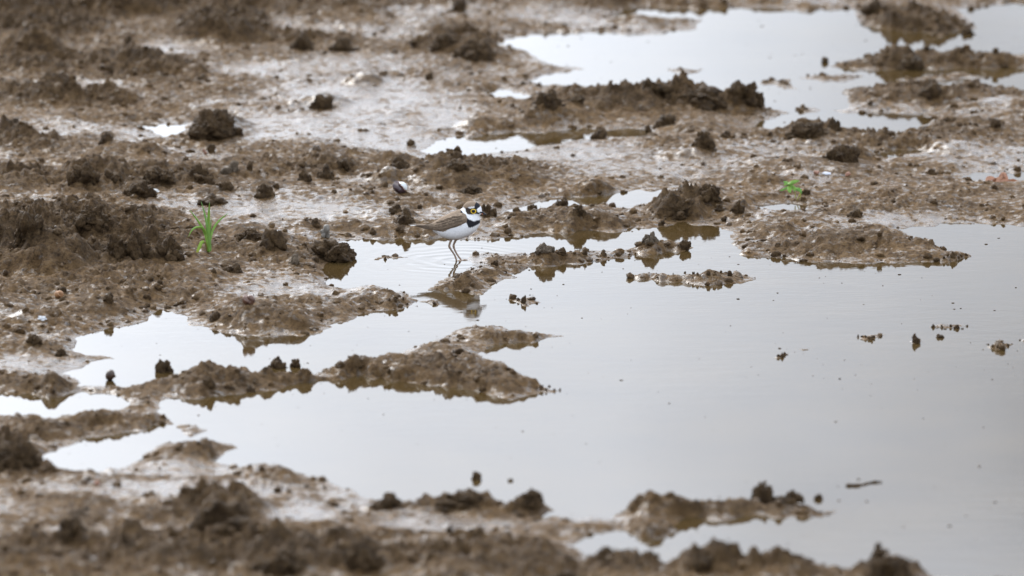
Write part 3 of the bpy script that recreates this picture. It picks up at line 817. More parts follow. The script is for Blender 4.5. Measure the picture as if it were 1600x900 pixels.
def clod(px, py, w, h, label, name='mud_clod', mat=None, cat='mud clod', group='clods of mud', crumble=1.0, sink=0.40, deep=0.85):
    """px, py: where its front edge meets the mud; w, h: width and height as seen, in pixels"""
    x, y, z = hit(px, py)
    m = mpp(py)
    n = 5 if w >= 44 else (4 if w >= 15 else 3)
    seed = int(px * 7 + py * 13) % 9973
    p, f = clod_shape(n, seed, crumble)
    rx, ry, hz = w * 0.5 * m, w * 0.5 * m * deep, h * m * 1.02
    rz = hz / (2 * (1 - sink))
    if w >= 20:                        # smaller lumps stuck to its sides and foot
        g = np.random.default_rng(seed + 5)
        P_, F_, off = [p], [f], len(p)
        for q in range(3 + int(3 * g.random())):
            sp_, sf_ = clod_shape(n - 1, seed + 11 * q + 3, crumble)
            a_ = 2 * math.pi * (q + g.random()) / 5
            k_ = 0.28 + 0.30 * g.random()
            P_.append(sp_ * np.array([k_, k_, k_ * 1.1]) + np.array([math.cos(a_) * (0.75 + 0.25 * g.random()), math.sin(a_) * 0.75, -0.45 + 0.8 * g.random() * (1 - k_)]))
            F_.append(sf_ + off); off += len(sp_)
        p = np.concatenate(P_); f = np.concatenate(F_)
        p[:, 0] /= 1.12
    p = p * np.array([rx, ry, rz])
    y = y + ry * 0.55
    zb = min(z, max(float(ground_z(x, y)), -0.004))
    p[:, 2] += rz * (1 - 2 * sink)
    o = mesh_obj(name, p, f, mat or M_CLOD)
    o.location = (x, y, zb)
    return tag(o, label, cat, group)

for (px, py, w, h, lab, pale) in CLODS:
    clod(px, py, w, h, lab, mat=M_CLODP if pale else M_CLOD, name='mud_clod' if w >= 20 else 'mud_lump', cat='mud clod' if w >= 20 else 'mud lump',
         group='clods of mud' if w >= 20 else 'small lumps of mud')

# beads of mud standing out of the water on the speckled islets and tips
BEADS = [
 ((1335,1380,527,532), 9, 'left speckled islet in the big pool'),
 ((1456,1514,510,515), 9, 'upper speckled islet in the big pool'),
 ((1532,1592,538,549), 10, 'speckled islet beside the right edge'),
 ((1213,1236,554,559), 4, 'faint sliver islet in the big pool'),
 ((790,846,468,476), 6, 'tiny islet below the bird'),
 ((1040,1160,425,432), 10, 'slim islet at centre right'),
 ((838,880,603,611), 7, 'pointed tip of the middle island'),
 ((1470,1515,400,405), 6, 'point of the broad peninsula'),
 ((570,655,468,480), 8, 'mud tongue below left of the bird'),
]
for (x0_, x1_, y0_, y1_), n_, lab_ in BEADS:
    for q in range(n_):
        w_ = 4.5 + 5 * random.random() ** 3
        t_ = (q + random.random() * 0.8) / n_
        nth = ('first', 'second', 'third', 'fourth', 'fifth', 'sixth', 'seventh', 'eighth', 'ninth', 'tenth')[q]
        clod(x0_ + (x1_ - x0_) * t_, y0_ + (y1_ - y0_) * random.random(), w_, w_ * (0.7 + 0.3 * random.random()), nth + ' mud bead from the left on the ' + lab_, name='mud_bead', sink=0.5, cat='mud lump', group='mud beads on the ' + lab_)

# crumbs: nobody could count them
def crumbs():
    p_land = land & (Y > 9.9) & (Y < 16.7) & (np.abs(X) < 1.42) & (D > 0.004)
    dens = (0.18 + 0.85 * rr ** 1.3) * (1 - 0.85 * smooth_m) * p_land * (0.35 + 1.3 * np.clip(fbm2(X / 0.13, Y / 0.2, 3, 401) + 0.2, 0, 1))
    near = p_land & ini
    dens = dens + near * 0.5 + 0.25 * p_land * (D < 0.05)
    pr = dens.ravel() / dens.sum()
    n = 20000
    pick = np.searchsorted(np.cumsum(pr), rng.random(n))
    xs, ys, zs = X.ravel()[pick], Y.ravel()[pick], Z.ravel()[pick]
    size = 0.0011 + 0.0058 * rng.random(n) ** 6.0
    V, F, off = [], [], 0
    for lvl, sel in ((1, size <= 0.0046), (2, size > 0.0046)):
        v, f = ico(lvl)
        k = int(sel.sum())
        q = v[None] * (1 + 0.5 * (rng.random((k, len(v), 1)) - 0.5)) * size[sel][:, None, None]
        q = q * (1 + 0.6 * rng.random((k, 1, 3))) * np.array([1, 1, 0.8])
        q = q + np.stack([xs[sel] + rng.normal(size=k) * 0.002, ys[sel] + rng.normal(size=k) * 0.003, zs[sel] - size[sel] * 0.05], 1)[:, None]
        V.append(q.reshape(-1, 3))
        F.append((f[None] + (np.arange(k) * len(v))[:, None, None]).reshape(-1, 3) + off)
        off += k * len(v)
    o = mesh_obj('mud_crumbs', np.concatenate(V), np.concatenate(F), M_MUD)
    kk = [np.repeat(rng.random(int(c_.sum())), len(ico(l_)[0])) for l_, c_ in ((1, size <= 0.0046), (2, size > 0.0046))]
    kk = np.concatenate(kk)
    fattr(o.data, 'clump', 0.15 + 0.95 * kk)
    fattr(o.data, 'wet', 0.3 * (1 - kk))
    fattr(o.data, 'amber', 0 * kk)
    tag(o, 'tiny dark mud crumbs strewn over the whole mud flat', None, None, 'stuff')
crumbs()

def specks():
    ok = (~land) & (Y > 9.9) & (Y < 16.7) & (np.abs(X) < 1.42) & (D > 0.01)
    pr = (ok * (0.3 + np.clip(fbm2(X / 0.5, Y / 0.6, 3, 421) + 0.2, 0, 1.2))).ravel()
    n = 380
    pick = np.searchsorted(np.cumsum(pr) / pr.sum(), rng.random(n))
    v, f = ico(1)
    size = 0.0005 + 0.0014 * rng.random(n) ** 4
    q = v[None] * size[:, None, None] * (1 + 0.8 * rng.random((n, 1, 3))) * np.array([1.4, 1.4, 0.5])
    q = q + np.stack([X.ravel()[pick] + rng.normal(size=n) * 0.002, Y.ravel()[pick], 0.0002 + 0 * size], 1)[:, None]
    o = mesh_obj('floating_specks', q.reshape(-1, 3), (f[None] + (np.arange(n) * len(v))[:, None, None]).reshape(-1, 3), M_CLOD)
    tag(o, 'tiny dark specks of debris floating on the pool water', None, None, 'stuff')
specks()

# ------------------------------------------------------------------ the bird
U = 0.00127 / 6.43                       # metres for one unit of the bird drawing
def BL(cx, cy):                          # drawing -> local x (ahead), z (up); the feet stand at (600, 752)
    return (cx - 600) * U, (752 - cy) * U * 1.019

def in_poly(x, y, poly):
    ins = np.zeros(len(x), bool)
    n = len(poly)
    for k in range(n):
        x0, y0 = poly[k]; x1, y1 = poly[(k + 1) % n]
        if y0 == y1: continue
        ins ^= ((y0 > y) != (y1 > y)) & (x < (x1 - x0) * (y - y0) / (y1 - y0) + x0)
    return ins

def catmull(P, m):
    P = np.asarray(P, float)
    Q = np.vstack([2 * P[0] - P[1], P, 2 * P[-1] - P[-2]])
    out = []
    for i in range(1, len(Q) - 2):
        for t in np.linspace(0, 1, m, endpoint=False):
            a, b, c, d = Q[i - 1], Q[i], Q[i + 1], Q[i + 2]
            out.append(0.5 * (2 * b + (c - a) * t + (2 * a - 5 * b + 4 * c - d) * t * t + (3 * b - a - 3 * c + d) * t ** 3))
    out.append(Q[-2])
    return np.array(out)

def tube(pts, rad, seg=10, cap=True):
    """rings along a path; pts (n,3), rad (n,) or (n,2)"""
    pts = np.asarray(pts, float)
    n = len(pts)
    rad = np.asarray(rad, float)
    if rad.ndim == 1: rad = np.stack([rad, rad], 1)
    V = []
    for i in range(n):
        t = pts[min(i + 1, n - 1)] - pts[max(i - 1, 0)]
        t /= np.linalg.norm(t) + 1e-12
        a = np.cross(t, [0, 1, 0.01]); a /= np.linalg.norm(a) + 1e-12
        b = np.cross(t, a)
        for k in range(seg):
            th = 2 * math.pi * k / seg
            V.append(pts[i] + a * math.cos(th) * rad[i, 0] + b * math.sin(th) * rad[i, 1])
    F = []
    for i in range(n - 1):
        for k in range(seg):
            k2 = (k + 1) % seg
            F.append((i * seg + k, i * seg + k2, (i + 1) * seg + k2, (i + 1) * seg + k))
    if cap:
        F.append(tuple(range(seg))[::-1])
        F.append(tuple(range((n - 1) * seg, n * seg)))
    return np.array(V), F

BROWN = np.array((0.205, 0.148, 0.102)); DBROWN = np.array((0.085, 0.060, 0.042)); WHITE = np.array((0.70, 0.69, 0.69)); BLACK = np.array((0.012, 0.011, 0.014))
RINGS = [  # top x, top y, bottom x, bottom y, half width
 (318,392,322,418,10),(350,378,345,436,34),(400,350,385,462,62),(450,318,450,512,92),(500,295,520,535,112),(560,266,600,541,122),(612,247,680,522,122),(646,238,745,490,114),(660,230,800,447,102),
 (664,222,832,396,88),(667,212,839,348,76),(672,200,834,314,72),(690,180,836,300,75),(725,163,845,292,73),(775,161,850,288,62),(820,180,853,284,46),(846,212,856,280,30),(856,240,858,276,16)]

def make_bird():
    root = empty('plover', (bx_, by_, 0.0), R(2))
    tag(root, 'small brown and white plover with yellow eye ring and black breast band wading', 'bird')
    RG = catmull(RINGS, 9)
    seg = 72
    V = []
    for (tx, ty, ux, uy, w) in RG:
        c = np.array(((tx + ux) / 2, (ty + uy) / 2)); hv = np.array(((tx - ux) / 2, (ty - uy) / 2))
        for k in range(seg):
            th = 2 * math.pi * k / seg
            ct, st = math.cos(th), math.sin(th)
            q = c + hv * ct
            # a little fuller below the middle
            V.append((q[0], math.copysign(abs(st) ** 0.92, st) * w * (1.0 - 0.10 * ct), q[1]))
    V = np.array(V)
    nr = len(RG)
    F = [(i * seg + k, i * seg + (k + 1) % seg, (i + 1) * seg + (k + 1) % seg, (i + 1) * seg + k) for i in range(nr - 1) for k in range(seg)]
    F.append(tuple(range(seg))[::-1]); F.append(tuple(range((nr - 1) * seg, nr * seg)))
    x, yl, y = V[:, 0], V[:, 1], V[:, 2]
    jx = x + 5 * vnoise3(V * 0.05, 3); jy = y + 6 * vnoise3(V * 0.05, 4)
    C = np.tile(WHITE, (len(V), 1))
    wl_ = np.interp(jx, [300, 380, 470, 540, 640, 705, 720], [436, 440, 446, 408, 372, 345, 300])
    C[(jy < wl_) & (jx < 715)] = BROWN
    C[in_poly(jx, jy, [(640,222),(668,205),(690,226),(702,262),(745,286),(800,278),(860,282),(850,352),(780,352),(720,330),(690,300),(650,250)])] = WHITE
    C[in_poly(jx, jy, [(640,245),(655,247),(672,262),(692,298),(722,318),(780,346),(850,338),(850,372),(806,380),(770,398),(716,402),(700,345),(674,302),(640,265)])] = BLACK
    C[in_poly(jx, jy, [(660,210),(670,190),(690,170),(740,150),(800,150),(800,190),(785,200),(720,212),(705,232),(690,226)])] = BROWN
    C[in_poly(jx, jy, [(690,226),(706,214),(756,216),(790,214),(792,266),(756,282),(732,282),(706,270),(694,250)])] = DBROWN * 0.42
    C[in_poly(jx, jy, [(715,211),(784,195),(790,206),(760,216),(715,220)])] = WHITE * 0.75
    C[in_poly(jx, jy, [(782,190),(800,160),(826,165),(842,206),(800,230),(786,222)])] = BLACK
    C[in_poly(jx, jy, [(802,228),(842,206),(880,215),(880,262),(815,258)])] = WHITE
    C[in_poly(jx, jy, [(740,222),(800,226),(812,256),(870,262),(870,279),(800,274),(745,272)])] = BLACK
    bx3, bz3 = BL(V[:, 0], V[:, 2])
    body = mesh_obj('body', np.stack([bx3, V[:, 1] * U, bz3], 1), F, vcol_mat('plumage', 0.85, 1400, 0.0006), root)
    cattr(body.data, 'plumage', C)

    def wid(cx, cy):                    # half width of the body at a drawing point
        near = np.argsort((V[:, 0] - cx) ** 2 + (V[:, 2] - cy) ** 2)[:6]
        return float(np.abs(V[near, 1]).mean())
    m_feather = vcol_mat('wing_plumage', 0.8, 700, 0.0008, 0.45)
    # folded wings, each with long flight feathers showing behind
    WR = [(702,290,708,330,6),(690,272,700,352,16),(650,262,665,372,22),(600,272,615,396,24),(550,290,560,414,24),(500,312,505,436,22),(450,338,450,446,18),(400,362,395,442,14),(340,378,335,428,9),(280,388,276,414,5),(226,393,224,404,3)]
    WG = catmull(WR, 6)
    for side in (-1, 1):
        Vw, sg = [], 36
        for (tx, ty, ux, uy, th_) in WG:
            c = np.array(((tx + ux) / 2, (ty + uy) / 2)); hv = np.array(((tx - ux) / 2, (ty - uy) / 2))
            for k in range(sg):
                a = 2 * math.pi * k / sg
                q = c + hv * math.cos(a)
                bw = np.interp(q[0], [226, 330, 400, 450, 520, 600, 680, 705], [14, 30, 55, 84, 104, 116, 112, 106])
                lift = 1 - 0.40 * max(0.0, math.cos(a)) ** 2 - 0.10 * max(0.0, -math.cos(a)) ** 2
                Vw.append((q[0], side * (bw * lift + th_ * (0.35 + 0.65 * math.sin(a) * 1.0)), q[1]))
        Vw = np.array(Vw)
        n2 = len(WG)
        Fw = [(i * sg + k, i * sg + (k + 1) % sg, (i + 1) * sg + (k + 1) % sg, (i + 1) * sg + k) for i in range(n2 - 1) for k in range(sg)]
        Fw.append(tuple(range(sg))[::-1]); Fw.append(tuple(range((n2 - 1) * sg, n2 * sg)))
        wx_, wz_ = BL(Vw[:, 0], Vw[:, 2])
        wing = mesh_obj('wing', np.stack([wx_, Vw[:, 1] * U, wz_], 1), Fw, m_feather, root)
        # rows of coverts: darker centres, paler rims
        s_ = (Vw[:, 0] + 0.7 * (Vw[:, 2] - 350)) / 42.0
        t_ = (Vw[:, 2] + 0.25 * (Vw[:, 0] - 450)) / 26.0
        cell = np.abs((s_ + 0.5 * (np.floor(t_) % 2)) % 1 - 0.5) * 2
        tone = 0.82 + 0.3 * cell + 0.16 * vnoise3(Vw * 0.03, 9)
        Cw = BROWN[None] * tone[:, None]
        tipf = np.clip((420 - Vw[:, 0]) / 160, 0, 1)[:, None]
        Cw = Cw * (1 - 0.55 * tipf)
        cattr(wing.data, 'plumage', np.clip(Cw, 0, 1))
        m_cov = m_feather
        g = np.random.default_rng(5)
        for row, (t0, cnt) in enumerate(((0.12, 7), (0.32, 8), (0.52, 8), (0.74, 7))):
            for q in range(cnt):
                cx = 668 - 255 * (q + 0.5 * (row % 2)) / cnt
                cx0 = cx
                top = np.interp(cx, [400, 500, 600, 690], [366, 316, 276, 274]); bot = np.interp(cx, [400, 500, 600, 690], [440, 434, 398, 350])
                cy = top + (bot - top) * t0
                ln = 46 + 22 * g.random() + (18 if row >= 2 else 0)
                pts = []
                for t in np.linspace(0, 1, 6):
                    px_, py_ = cx - ln * t * 0.93, cy + ln * t * (0.34 - 0.2 * t)
                    near = np.argsort((Vw[:, 0] - px_) ** 2 + (Vw[:, 2] - py_) ** 2)[:6]
                    yo = np.abs(Vw[near, 1]).max()
                    xx, zz = BL(px_, py_)
                    pts.append((xx, side * (yo + 0.5 + 3.0 * t) * U, zz))
                prof = np.array([0.5, 0.9, 1, 0.95, 0.75, 0.25]) * (13 + 3 * g.random()) * U
                vv, ff = tube(pts, np.stack([prof, prof * 0.14], 1), 8)
                fe = mesh_obj('covert_feather', vv, ff, m_cov, wing)
                tone_ = 0.72 + 0.42 * g.random()
                rim = np.tile(np.abs(np.cos(2 * np.pi * np.arange(8) / 8)) ** 3, 6)
                along = np.repeat(np.linspace(0, 1, 6), 8)
                cc = BROWN[None] * (tone_ * (0.9 - 0.25 * along) + 0.28 * rim + 0.25 * (along > 0.9))[:, None]
                cattr(fe.data, 'plumage', np.clip(cc, 0, 1))
        for (a0, b0, a1, b1, w0) in ((400, 425, 196, 402, 9), (420, 412, 182, 394, 9), (430, 400, 210, 388, 9)):
            pts = []
            for t in np.linspace(0, 1, 9):
                cx, cy = a0 + (a1 - a0) * t, b0 + (b1 - b0) * t + 6 * math.sin(t * 3.1)
                xx, zz = BL(cx, cy)
                pts.append((xx, side * np.interp(cx, [180, 330, 430], [16, 34, 74]) * U, zz))
            prof = np.array([0.7, 1, 1, 1, 0.95, 0.85, 0.7, 0.45, 0.12]) * w0 * U
            vv, ff = tube(pts, np.stack([prof, prof * 0.25], 1), 8)
            fe = mesh_obj('flight_feather', vv, ff, m_feather, wing)
            cattr(fe.data, 'plumage', np.tile(DBROWN * 1.3, (len(vv), 1)))
    # tail: five overlapping feathers, the outer ones white edged
    for k, yo in enumerate((-22, -11, 0, 11, 22)):
        pts = []
        for t in np.linspace(0, 1, 9):
            cx, cy = 390 + (118 + abs(yo) * 0.9 - 390) * t, 405 + (394 - 405) * t - 6 * math.sin(t * 3.1)
            xx, zz = BL(cx, cy)
            pts.append((xx, yo * U * (0.5 + 0.9 * t), zz + 0.0004 * (2 - abs(k - 2))))
        prof = np.array([0.8, 1, 1, 1, 1, 0.98, 0.92, 0.85, 0.55]) * 13 * U
        vv, ff = tube(pts, np.stack([prof * 0.32, prof], 1), 8)
        te = mesh_obj('tail_feather', vv, ff, m_feather, root)
        tpos = np.clip((390 - (vv[:, 0] / U + 600)) / 270, 0, 1)
        cc = BROWN[None] * (0.9 - 0.55 * sstep(0.4, 0.85, tpos))[:, None]
        if abs(yo) > 15: cc = np.where((tpos > 0.72)[:, None], WHITE * 0.85, cc)
        cattr(te.data, 'plumage', cc)
    # bill
    m_bill = plain('bill_dark', (0.022, 0.019, 0.020), 0.35)
    m_red = plain('bill_base', (0.42, 0.13, 0.06), 0.4)
    def path(lst): return [(*[BL(a, b)[0]], 0.0, BL(a, b)[1]) for a, b in lst]
    vv, ff = tube(path([(838,262),(855,268),(875,278),(893,289),(906,299)]), np.array([11, 10, 8.5, 6.5, 2.0]) * U, 12)
    mesh_obj('upper_bill', vv, ff, m_bill, root)
    vv, ff = tube(path([(838,276),(852,282),(868,289)]), np.array([9, 8, 5.5]) * U, 12)
    lb = mesh_obj('lower_bill', vv, ff, m_red, root)
    vv, ff = tube(path([(866,287),(882,294),(900,300)]), np.array([6, 5, 1.5]) * U, 12)
    mesh_obj('bill_tip', vv, ff, m_bill, lb)
    # eyes
    m_eye = plain('eye_dark', (0.010, 0.007, 0.006), 0.08)
    m_ring = plain('eye_ring_yellow', (0.72, 0.47, 0.02), 0.45, (0.62, 0.38, 0.02))
    ex, ez = BL(770, 246)
    hw = wid(770, 246) * U
    for side in (-1, 1):
        v, f = ico(3)
        e = mesh_obj('eye', v * np.array([20, 12, 19]) * U, f, m_eye, root)
        e.location = (ex, side * (hw - 2 * U), ez)
        V3, F3 = [], []
        for i in range(28):
            a = 2 * math.pi * i / 28
            for j in range(8):
                b = 2 * math.pi * j / 8
                rr_ = 22 + 4.2 * math.cos(b)
                V3.append((rr_ * math.cos(a) * 1.08 * U, 5 * math.sin(b) * U, rr_ * math.sin(a) * 0.95 * U))
                F3.append((i * 8 + j, ((i + 1) % 28) * 8 + j, ((i + 1) % 28) * 8 + (j + 1) % 8, i * 8 + (j + 1) % 8))
        rg = mesh_obj('eye_ring', V3, F3, m_ring, e)
        rg.location = (0, side * 5 * U, 0)
    # legs with toes
    m_leg = plain('leg_skin', (0.26, 0.175, 0.12), 0.5, (0.15, 0.105, 0.075))
    for side, lst in ((-1, [(556,500),(548,540),(530,590),(531,612),(552,648),(580,690),(598,735),(600,758)]), (1, [(604,500),(596,548),(576,592),(574,616),(584,648),(612,700),(640,738),(648,756)])):
        pts = np.array([(BL(a, b)[0], side * 24 * U * (1 - 0.35 * i / 7), BL(a, b)[1]) for i, (a, b) in enumerate(lst)])
        vv, ff = tube(catmull(pts, 4), np.interp(np.linspace(0, 1, 29), [0, .2, .34, .42, .55, .9, 1], [15, 12, 10.5, 12.5, 9, 8.5, 9]) * U, 12)
        leg = mesh_obj('leg', vv, ff, m_leg, root)
        p0 = pts[-1]
        for ang, ln in ((-28, 70), (0, 82), (30, 70)):
            d = np.array((math.cos(R(ang)), math.sin(R(ang)), 0))
            tp = [p0 + d * ln * U * t + np.array((0, 0, 5 * U * math.sin(t * 3.1))) for t in (0, .33, .66, 1)]
            vv, ff = tube(tp, np.array([7.5, 6.5, 6, 2.5]) * U, 8)
            mesh_obj('toe', vv, ff, m_leg, leg)
    return root
make_bird()

# ------------------------------------------------------------------ snails, shells, stones and bits
def snail(px, py, w, label, mats, pale_from=None, rot=0.0, roll=0.0, group='snail shells'):
    """a globular coiled shell: a tube whose radius grows along a spiral"""
    x, y, z = hit(px, py)
    s = w * mpp(py) * 0.5
    turns, n, sg = 2.6, 64, 16
    V, F = [], []
    for i in range(n):
        t = i / (n - 1)
        a = 2 * math.pi * turns * t
        g = math.exp(1.75 * (t - 1))
        rad, ro = 0.62 * g, 0.40 * g
        c = np.array((ro * math.cos(a), ro * math.sin(a), -0.75 * g + 0.55))
        e1 = np.array((math.cos(a), math.sin(a), 0)); e2 = np.array((0, 0, 1.0))
        for k in range(sg):
            b = 2 * math.pi * k / sg
            V.append(c + e1 * math.cos(b) * rad + e2 * math.sin(b) * rad * 1.05)
    for i in range(n - 1):
        for k in range(sg):
            F.append((i * sg + k, i * sg + (k + 1) % sg, (i + 1) * sg + (k + 1) % sg, (i + 1) * sg + k))
    F.append(tuple(range(sg))[::-1]); F.append(tuple(range((n - 1) * sg, n * sg)))
    V = np.array(V)
    from mathutils import Euler
    Rm = np.array(Euler((R(-62) + roll, R(12), rot)).to_matrix())
    V = V @ Rm.T
    V = V / (V[:, 0].max() - V[:, 0].min()) * 2 * s
    V[:, 2] -= V[:, 2].min() + s * 0.10
    o = mesh_obj('snail_shell', V, F, mats)
    zz_ = max(float(ground_z(x + a_ * s * 0.6, y + s * 0.6 + b_ * s * 0.6)) for a_ in (-1, 0, 1) for b_ in (-1, 0, 1))
    o.location = (x, y + s * 0.6, max(zz_ - s * 0.15, 0.0))
    return tag(o, label, 'snail shell', group)

m_snail = plain('snail_brown', (0.125, 0.062, 0.038), 0.32, (0.055, 0.028, 0.020), 160)
snail(390, 477, 20, 'round chestnut brown snail shell on pale mud above the channel mound', m_snail)
snail(173, 595, 17, 'dark brown snail shell on the shore at the left end of the channel', plain('snail_dark', (0.060, 0.034, 0.022), 0.4, (0.03, 0.018, 0.012), 160), rot=1.2)
snail(93, 466, 14, 'small tan orange snail shell on the mud below the dark pile', plain('snail_tan', (0.30, 0.155, 0.070), 0.5, (0.18, 0.09, 0.04), 160), rot=0.5)

def two_tone():
    N = NT('snail_bleached')
    pos = N.n('ShaderNodeTexCoord').outputs['Object']
    sep = N.n('ShaderNodeSeparateXYZ'); N.l(pos, sep.inputs[0])
    d = N.math('ADD', N.math('MULTIPLY', sep.outputs[0], 60), N.math('MULTIPLY', sep.outputs[2], 55))
    d = N.math('ADD', d, N.math('MULTIPLY', N.noise(240, 4, 0.6, pos), 0.5))
    d = N.math('SUBTRACT', d, 0.28)
    N.out_base(N.ramp(d, [(0.80, (0.045, 0.026, 0.028)), (0.92, (0.20, 0.075, 0.03)), (1.0, (0.50, 0.52, 0.51))]))
    N._set('Roughness', 0.3)
    return N.m
snail(627, 304, 23, 'snail shell half dark brown, half bleached white, on the bank behind the bird', two_tone(), rot=-0.4)

def chip(px, py, w, h, label, c, name, cat, group=None, rough=0.45, tilt=0.5, rot=0.0, stand=False):
    """a thin curved flake of shell, with thickness"""
    x, y, z = hit(px, py)
    m = mpp(py)
    n = 9
    V, F = [], []
    for side in (1, -1):
        for i in range(n):
            for j in range(n):
                u, v = i / (n - 1) * 2 - 1, j / (n - 1) * 2 - 1
                r = math.sqrt(u * u + v * v) + 1e-9
                k = max(abs(u), abs(v)) / r
                uu, vv = u * k, v * k
                jag = 1 + 0.16 * math.sin(5 * math.atan2(vv, uu) + px) + 0.08 * math.sin(9 * math.atan2(vv, uu))
                zz = 0.35 * (1 - uu * uu - vv * vv) + side * 0.05
                V.append((uu * jag, vv * jag * 0.7, zz))
    for s in (0, 1):
        for i in range(n - 1):
            for j in range(n - 1):
                a = s * n * n + i * n + j
                q = (a, a + n, a + n + 1, a + 1)
                F.append(q if s == 0 else q[::-1])
    ring = [i * n for i in range(n)] + [(n - 1) * n + j for j in range(1, n)] + [i * n + n - 1 for i in range(n - 2, -1, -1)] + [j for j in range(n - 2, 0, -1)]
    for a, b in zip(ring, ring[1:] + ring[:1]):
        F.append((a, b, b + n * n, a + n * n))
    from mathutils import Euler
    V = np.array(V) @ np.array(Euler((tilt, 0.2, rot)).to_matrix()).T
    V[:, 0] *= w * m * 0.5 / np.abs(V[:, 0]).max()
    V[:, 1] *= w * m * 0.5 / np.abs(V[:, 0]).max() if False else w * m * 0.5
    V[:, 2] = (V[:, 2] - V[:, 2].min()) / (V[:, 2].max() - V[:, 2].min()) * h * m
    o = mesh_obj(name, V, F, plain(name + '_skin', c, rough, None, 200))
    o.location = (x, y, z - h * m * 0.15)
    return tag(o, label, cat, group)

chip(241, 300, 17, 6, 'white shell flake leaning on the rounded clod at upper left', (0.5, 0.49, 0.47), 'shell_flake', 'shell flake', 'white shell flakes')
chip(66, 500, 15, 8, 'white shell flake on grey mud near the left edge', (0.5, 0.5, 0.5), 'shell_flake', 'shell flake', 'white shell flakes', tilt=1.0, rot=0.6)
chip(1292, 272, 15, 4, 'small white shell flake above the leafy weed seedling', (0.45, 0.46, 0.5), 'shell_flake', 'shell flake', 'white shell flakes')
clod(508, 372, 15, 21, 'pale grey upright mud stone on the flat left of the bird', name='pale_stone', mat=plain('pale_stone', (0.17, 0.15, 0.125), 0.6, None, 120, 0.002), cat='stone', group=None, crumble=0.4, sink=0.15)
m_redp = plain('reddish_pebble', (0.27, 0.13, 0.08), 0.5)
clod(1276, 273, 9, 6, 'small reddish pebble behind the leafy weed seedling', name='pebble', mat=m_redp, cat='pebble', group='reddish pebbles', crumble=0.3, sink=0.2)
clod(1325, 275, 9, 6, 'small reddish pebble under the large clod below the right pool', name='pebble', mat=m_redp, cat='pebble', group='reddish pebbles', crumble=0.3, sink=0.2)
clod(151, 758, 10, 8, 'small brick red pebble on wet mud below the lower left puddle', name='pebble', mat=m_redp, cat='pebble', group='reddish pebbles', crumble=0.3, sink=0.2)
clod(320, 241, 8, 8, 'small rust brown pebble below the big crumbly clod at upper left', name='pebble', mat=plain('rust_pebble', (0.17, 0.075, 0.04), 0.5), cat='pebble', group='reddish pebbles', crumble=0.3, sink=0.2)

# twig floating in the near water
def stick(p0, p1, r, label, name='twig', cat='twig', mat=None, bend=0.1):
    (x0, y0), (x1, y1) = gp(*p0), gp(*p1)
    pts = []
    for t in np.linspace(0, 1, 12):
        w = bend * math.sin(t * 7 + p0[0]) * 0.06
        pts.append((x0 + (x1 - x0) * t, y0 + (y1 - y0) * t + w, r * 0.35 + 0.3 * r * math.sin(t * 9)))
    rad = r * (0.65 + 0.35 * np.sin(np.linspace(0.3, 2.9, 12))) * (1 + 0.3 * np.sin(np.arange(12) * 2.3)) * np.linspace(1.25, 0.6, 12)
    c = np.mean(pts, 0); c[2] = 0
    vv, ff = tube(np.array(pts) - c, rad, 8)
    o = mesh_obj(name, vv, ff, mat or M_CLOD)
    o.location = c
    return tag(o, label, cat)
stick((1322, 760), (1378, 754), 0.0026, 'dark muddy twig floating alone in the near right water')
stick((1340, 268), (1412, 266), 0.0025, 'thin dark twig lying on mud right of the large clod')

# ------------------------------------------------------------------ plants
def leaf_mat(name, c, tip):
    N = NT(name)
    t = N.attr('along')
    n = N.noise(260, 3, 0.5, N.n('ShaderNodeTexCoord').outputs['Object'])
    cc = N.ramp(t, [(0.0, tuple(v * 0.9 for v in c)), (0.7, c), (1.0, tip)])
    N.out_base(N.mix(0.35, cc, N.ramp(n, [(0.3, (0.6,) * 3), (0.7, (1.1,) * 3)]), 'MULTIPLY'))
    N._set('Roughness', 0.42)
    N.p.inputs['Subsurface Weight'].default_value = 0.0
    tr = N.n('ShaderNodeBsdfTranslucent')
    N.l(cc, tr.inputs['Color'])
    mx = N.n('ShaderNodeMixShader', Fac=0.3)
    N.l(N.p.outputs[0], mx.inputs[1]); N.l(tr.outputs[0], mx.inputs[2])
    N.l(mx.outputs[0], N.t.nodes['Material Output'].inputs['Surface'])
    return N.m

def blade(name, path3, width, mat, parent, prof=None, cup=0.25, face=(0, -1, 0)):
    """a leaf: a cupped strip with thickness along a path of local points"""
    P = catmull(path3, 5)
    n = len(P)
    tt = np.linspace(0, 1, n)
    if prof is None: prof = lambda t: (0.55 + 0.45 * np.sin(np.clip(t * 2.2, 0, 1.57))) * (1 - t ** 4) * 0.92 + 0.06
    w = width * prof(tt)
    V, F, al = [], [], []
    fc = np.array(face, float)
    for i in range(n):
        t = P[min(i + 1, n - 1)] - P[max(i - 1, 0)]
        t /= np.linalg.norm(t)
        s = np.cross(t, fc); s /= np.linalg.norm(s) + 1e-9
        nn = np.cross(s, t)
        th = width * 0.06 + 0.00012
        for (a, b) in ((-1, 0), (0, -cup), (1, 0), (1, 0), (0, -cup), (-1, 0)):
            up = th if len(V) % 6 < 3 else -th
            V.append(P[i] + s * a * w[i] * 0.5 + nn * (b * w[i] * 0.5 + up))
            al.append(tt[i])
    for i in range(n - 1):
        for k in range(6):
            F.append((i * 6 + k, i * 6 + (k + 1) % 6, (i + 1) * 6 + (k + 1) % 6, (i + 1) * 6 + k))
    F.append((0, 1, 2, 3, 4, 5)[::-1]); F.append(tuple((n - 1) * 6 + k for k in range(6)))
    o = mesh_obj(name, V, F, mat, parent)
    fattr(o.data, 'along', al)
    return o

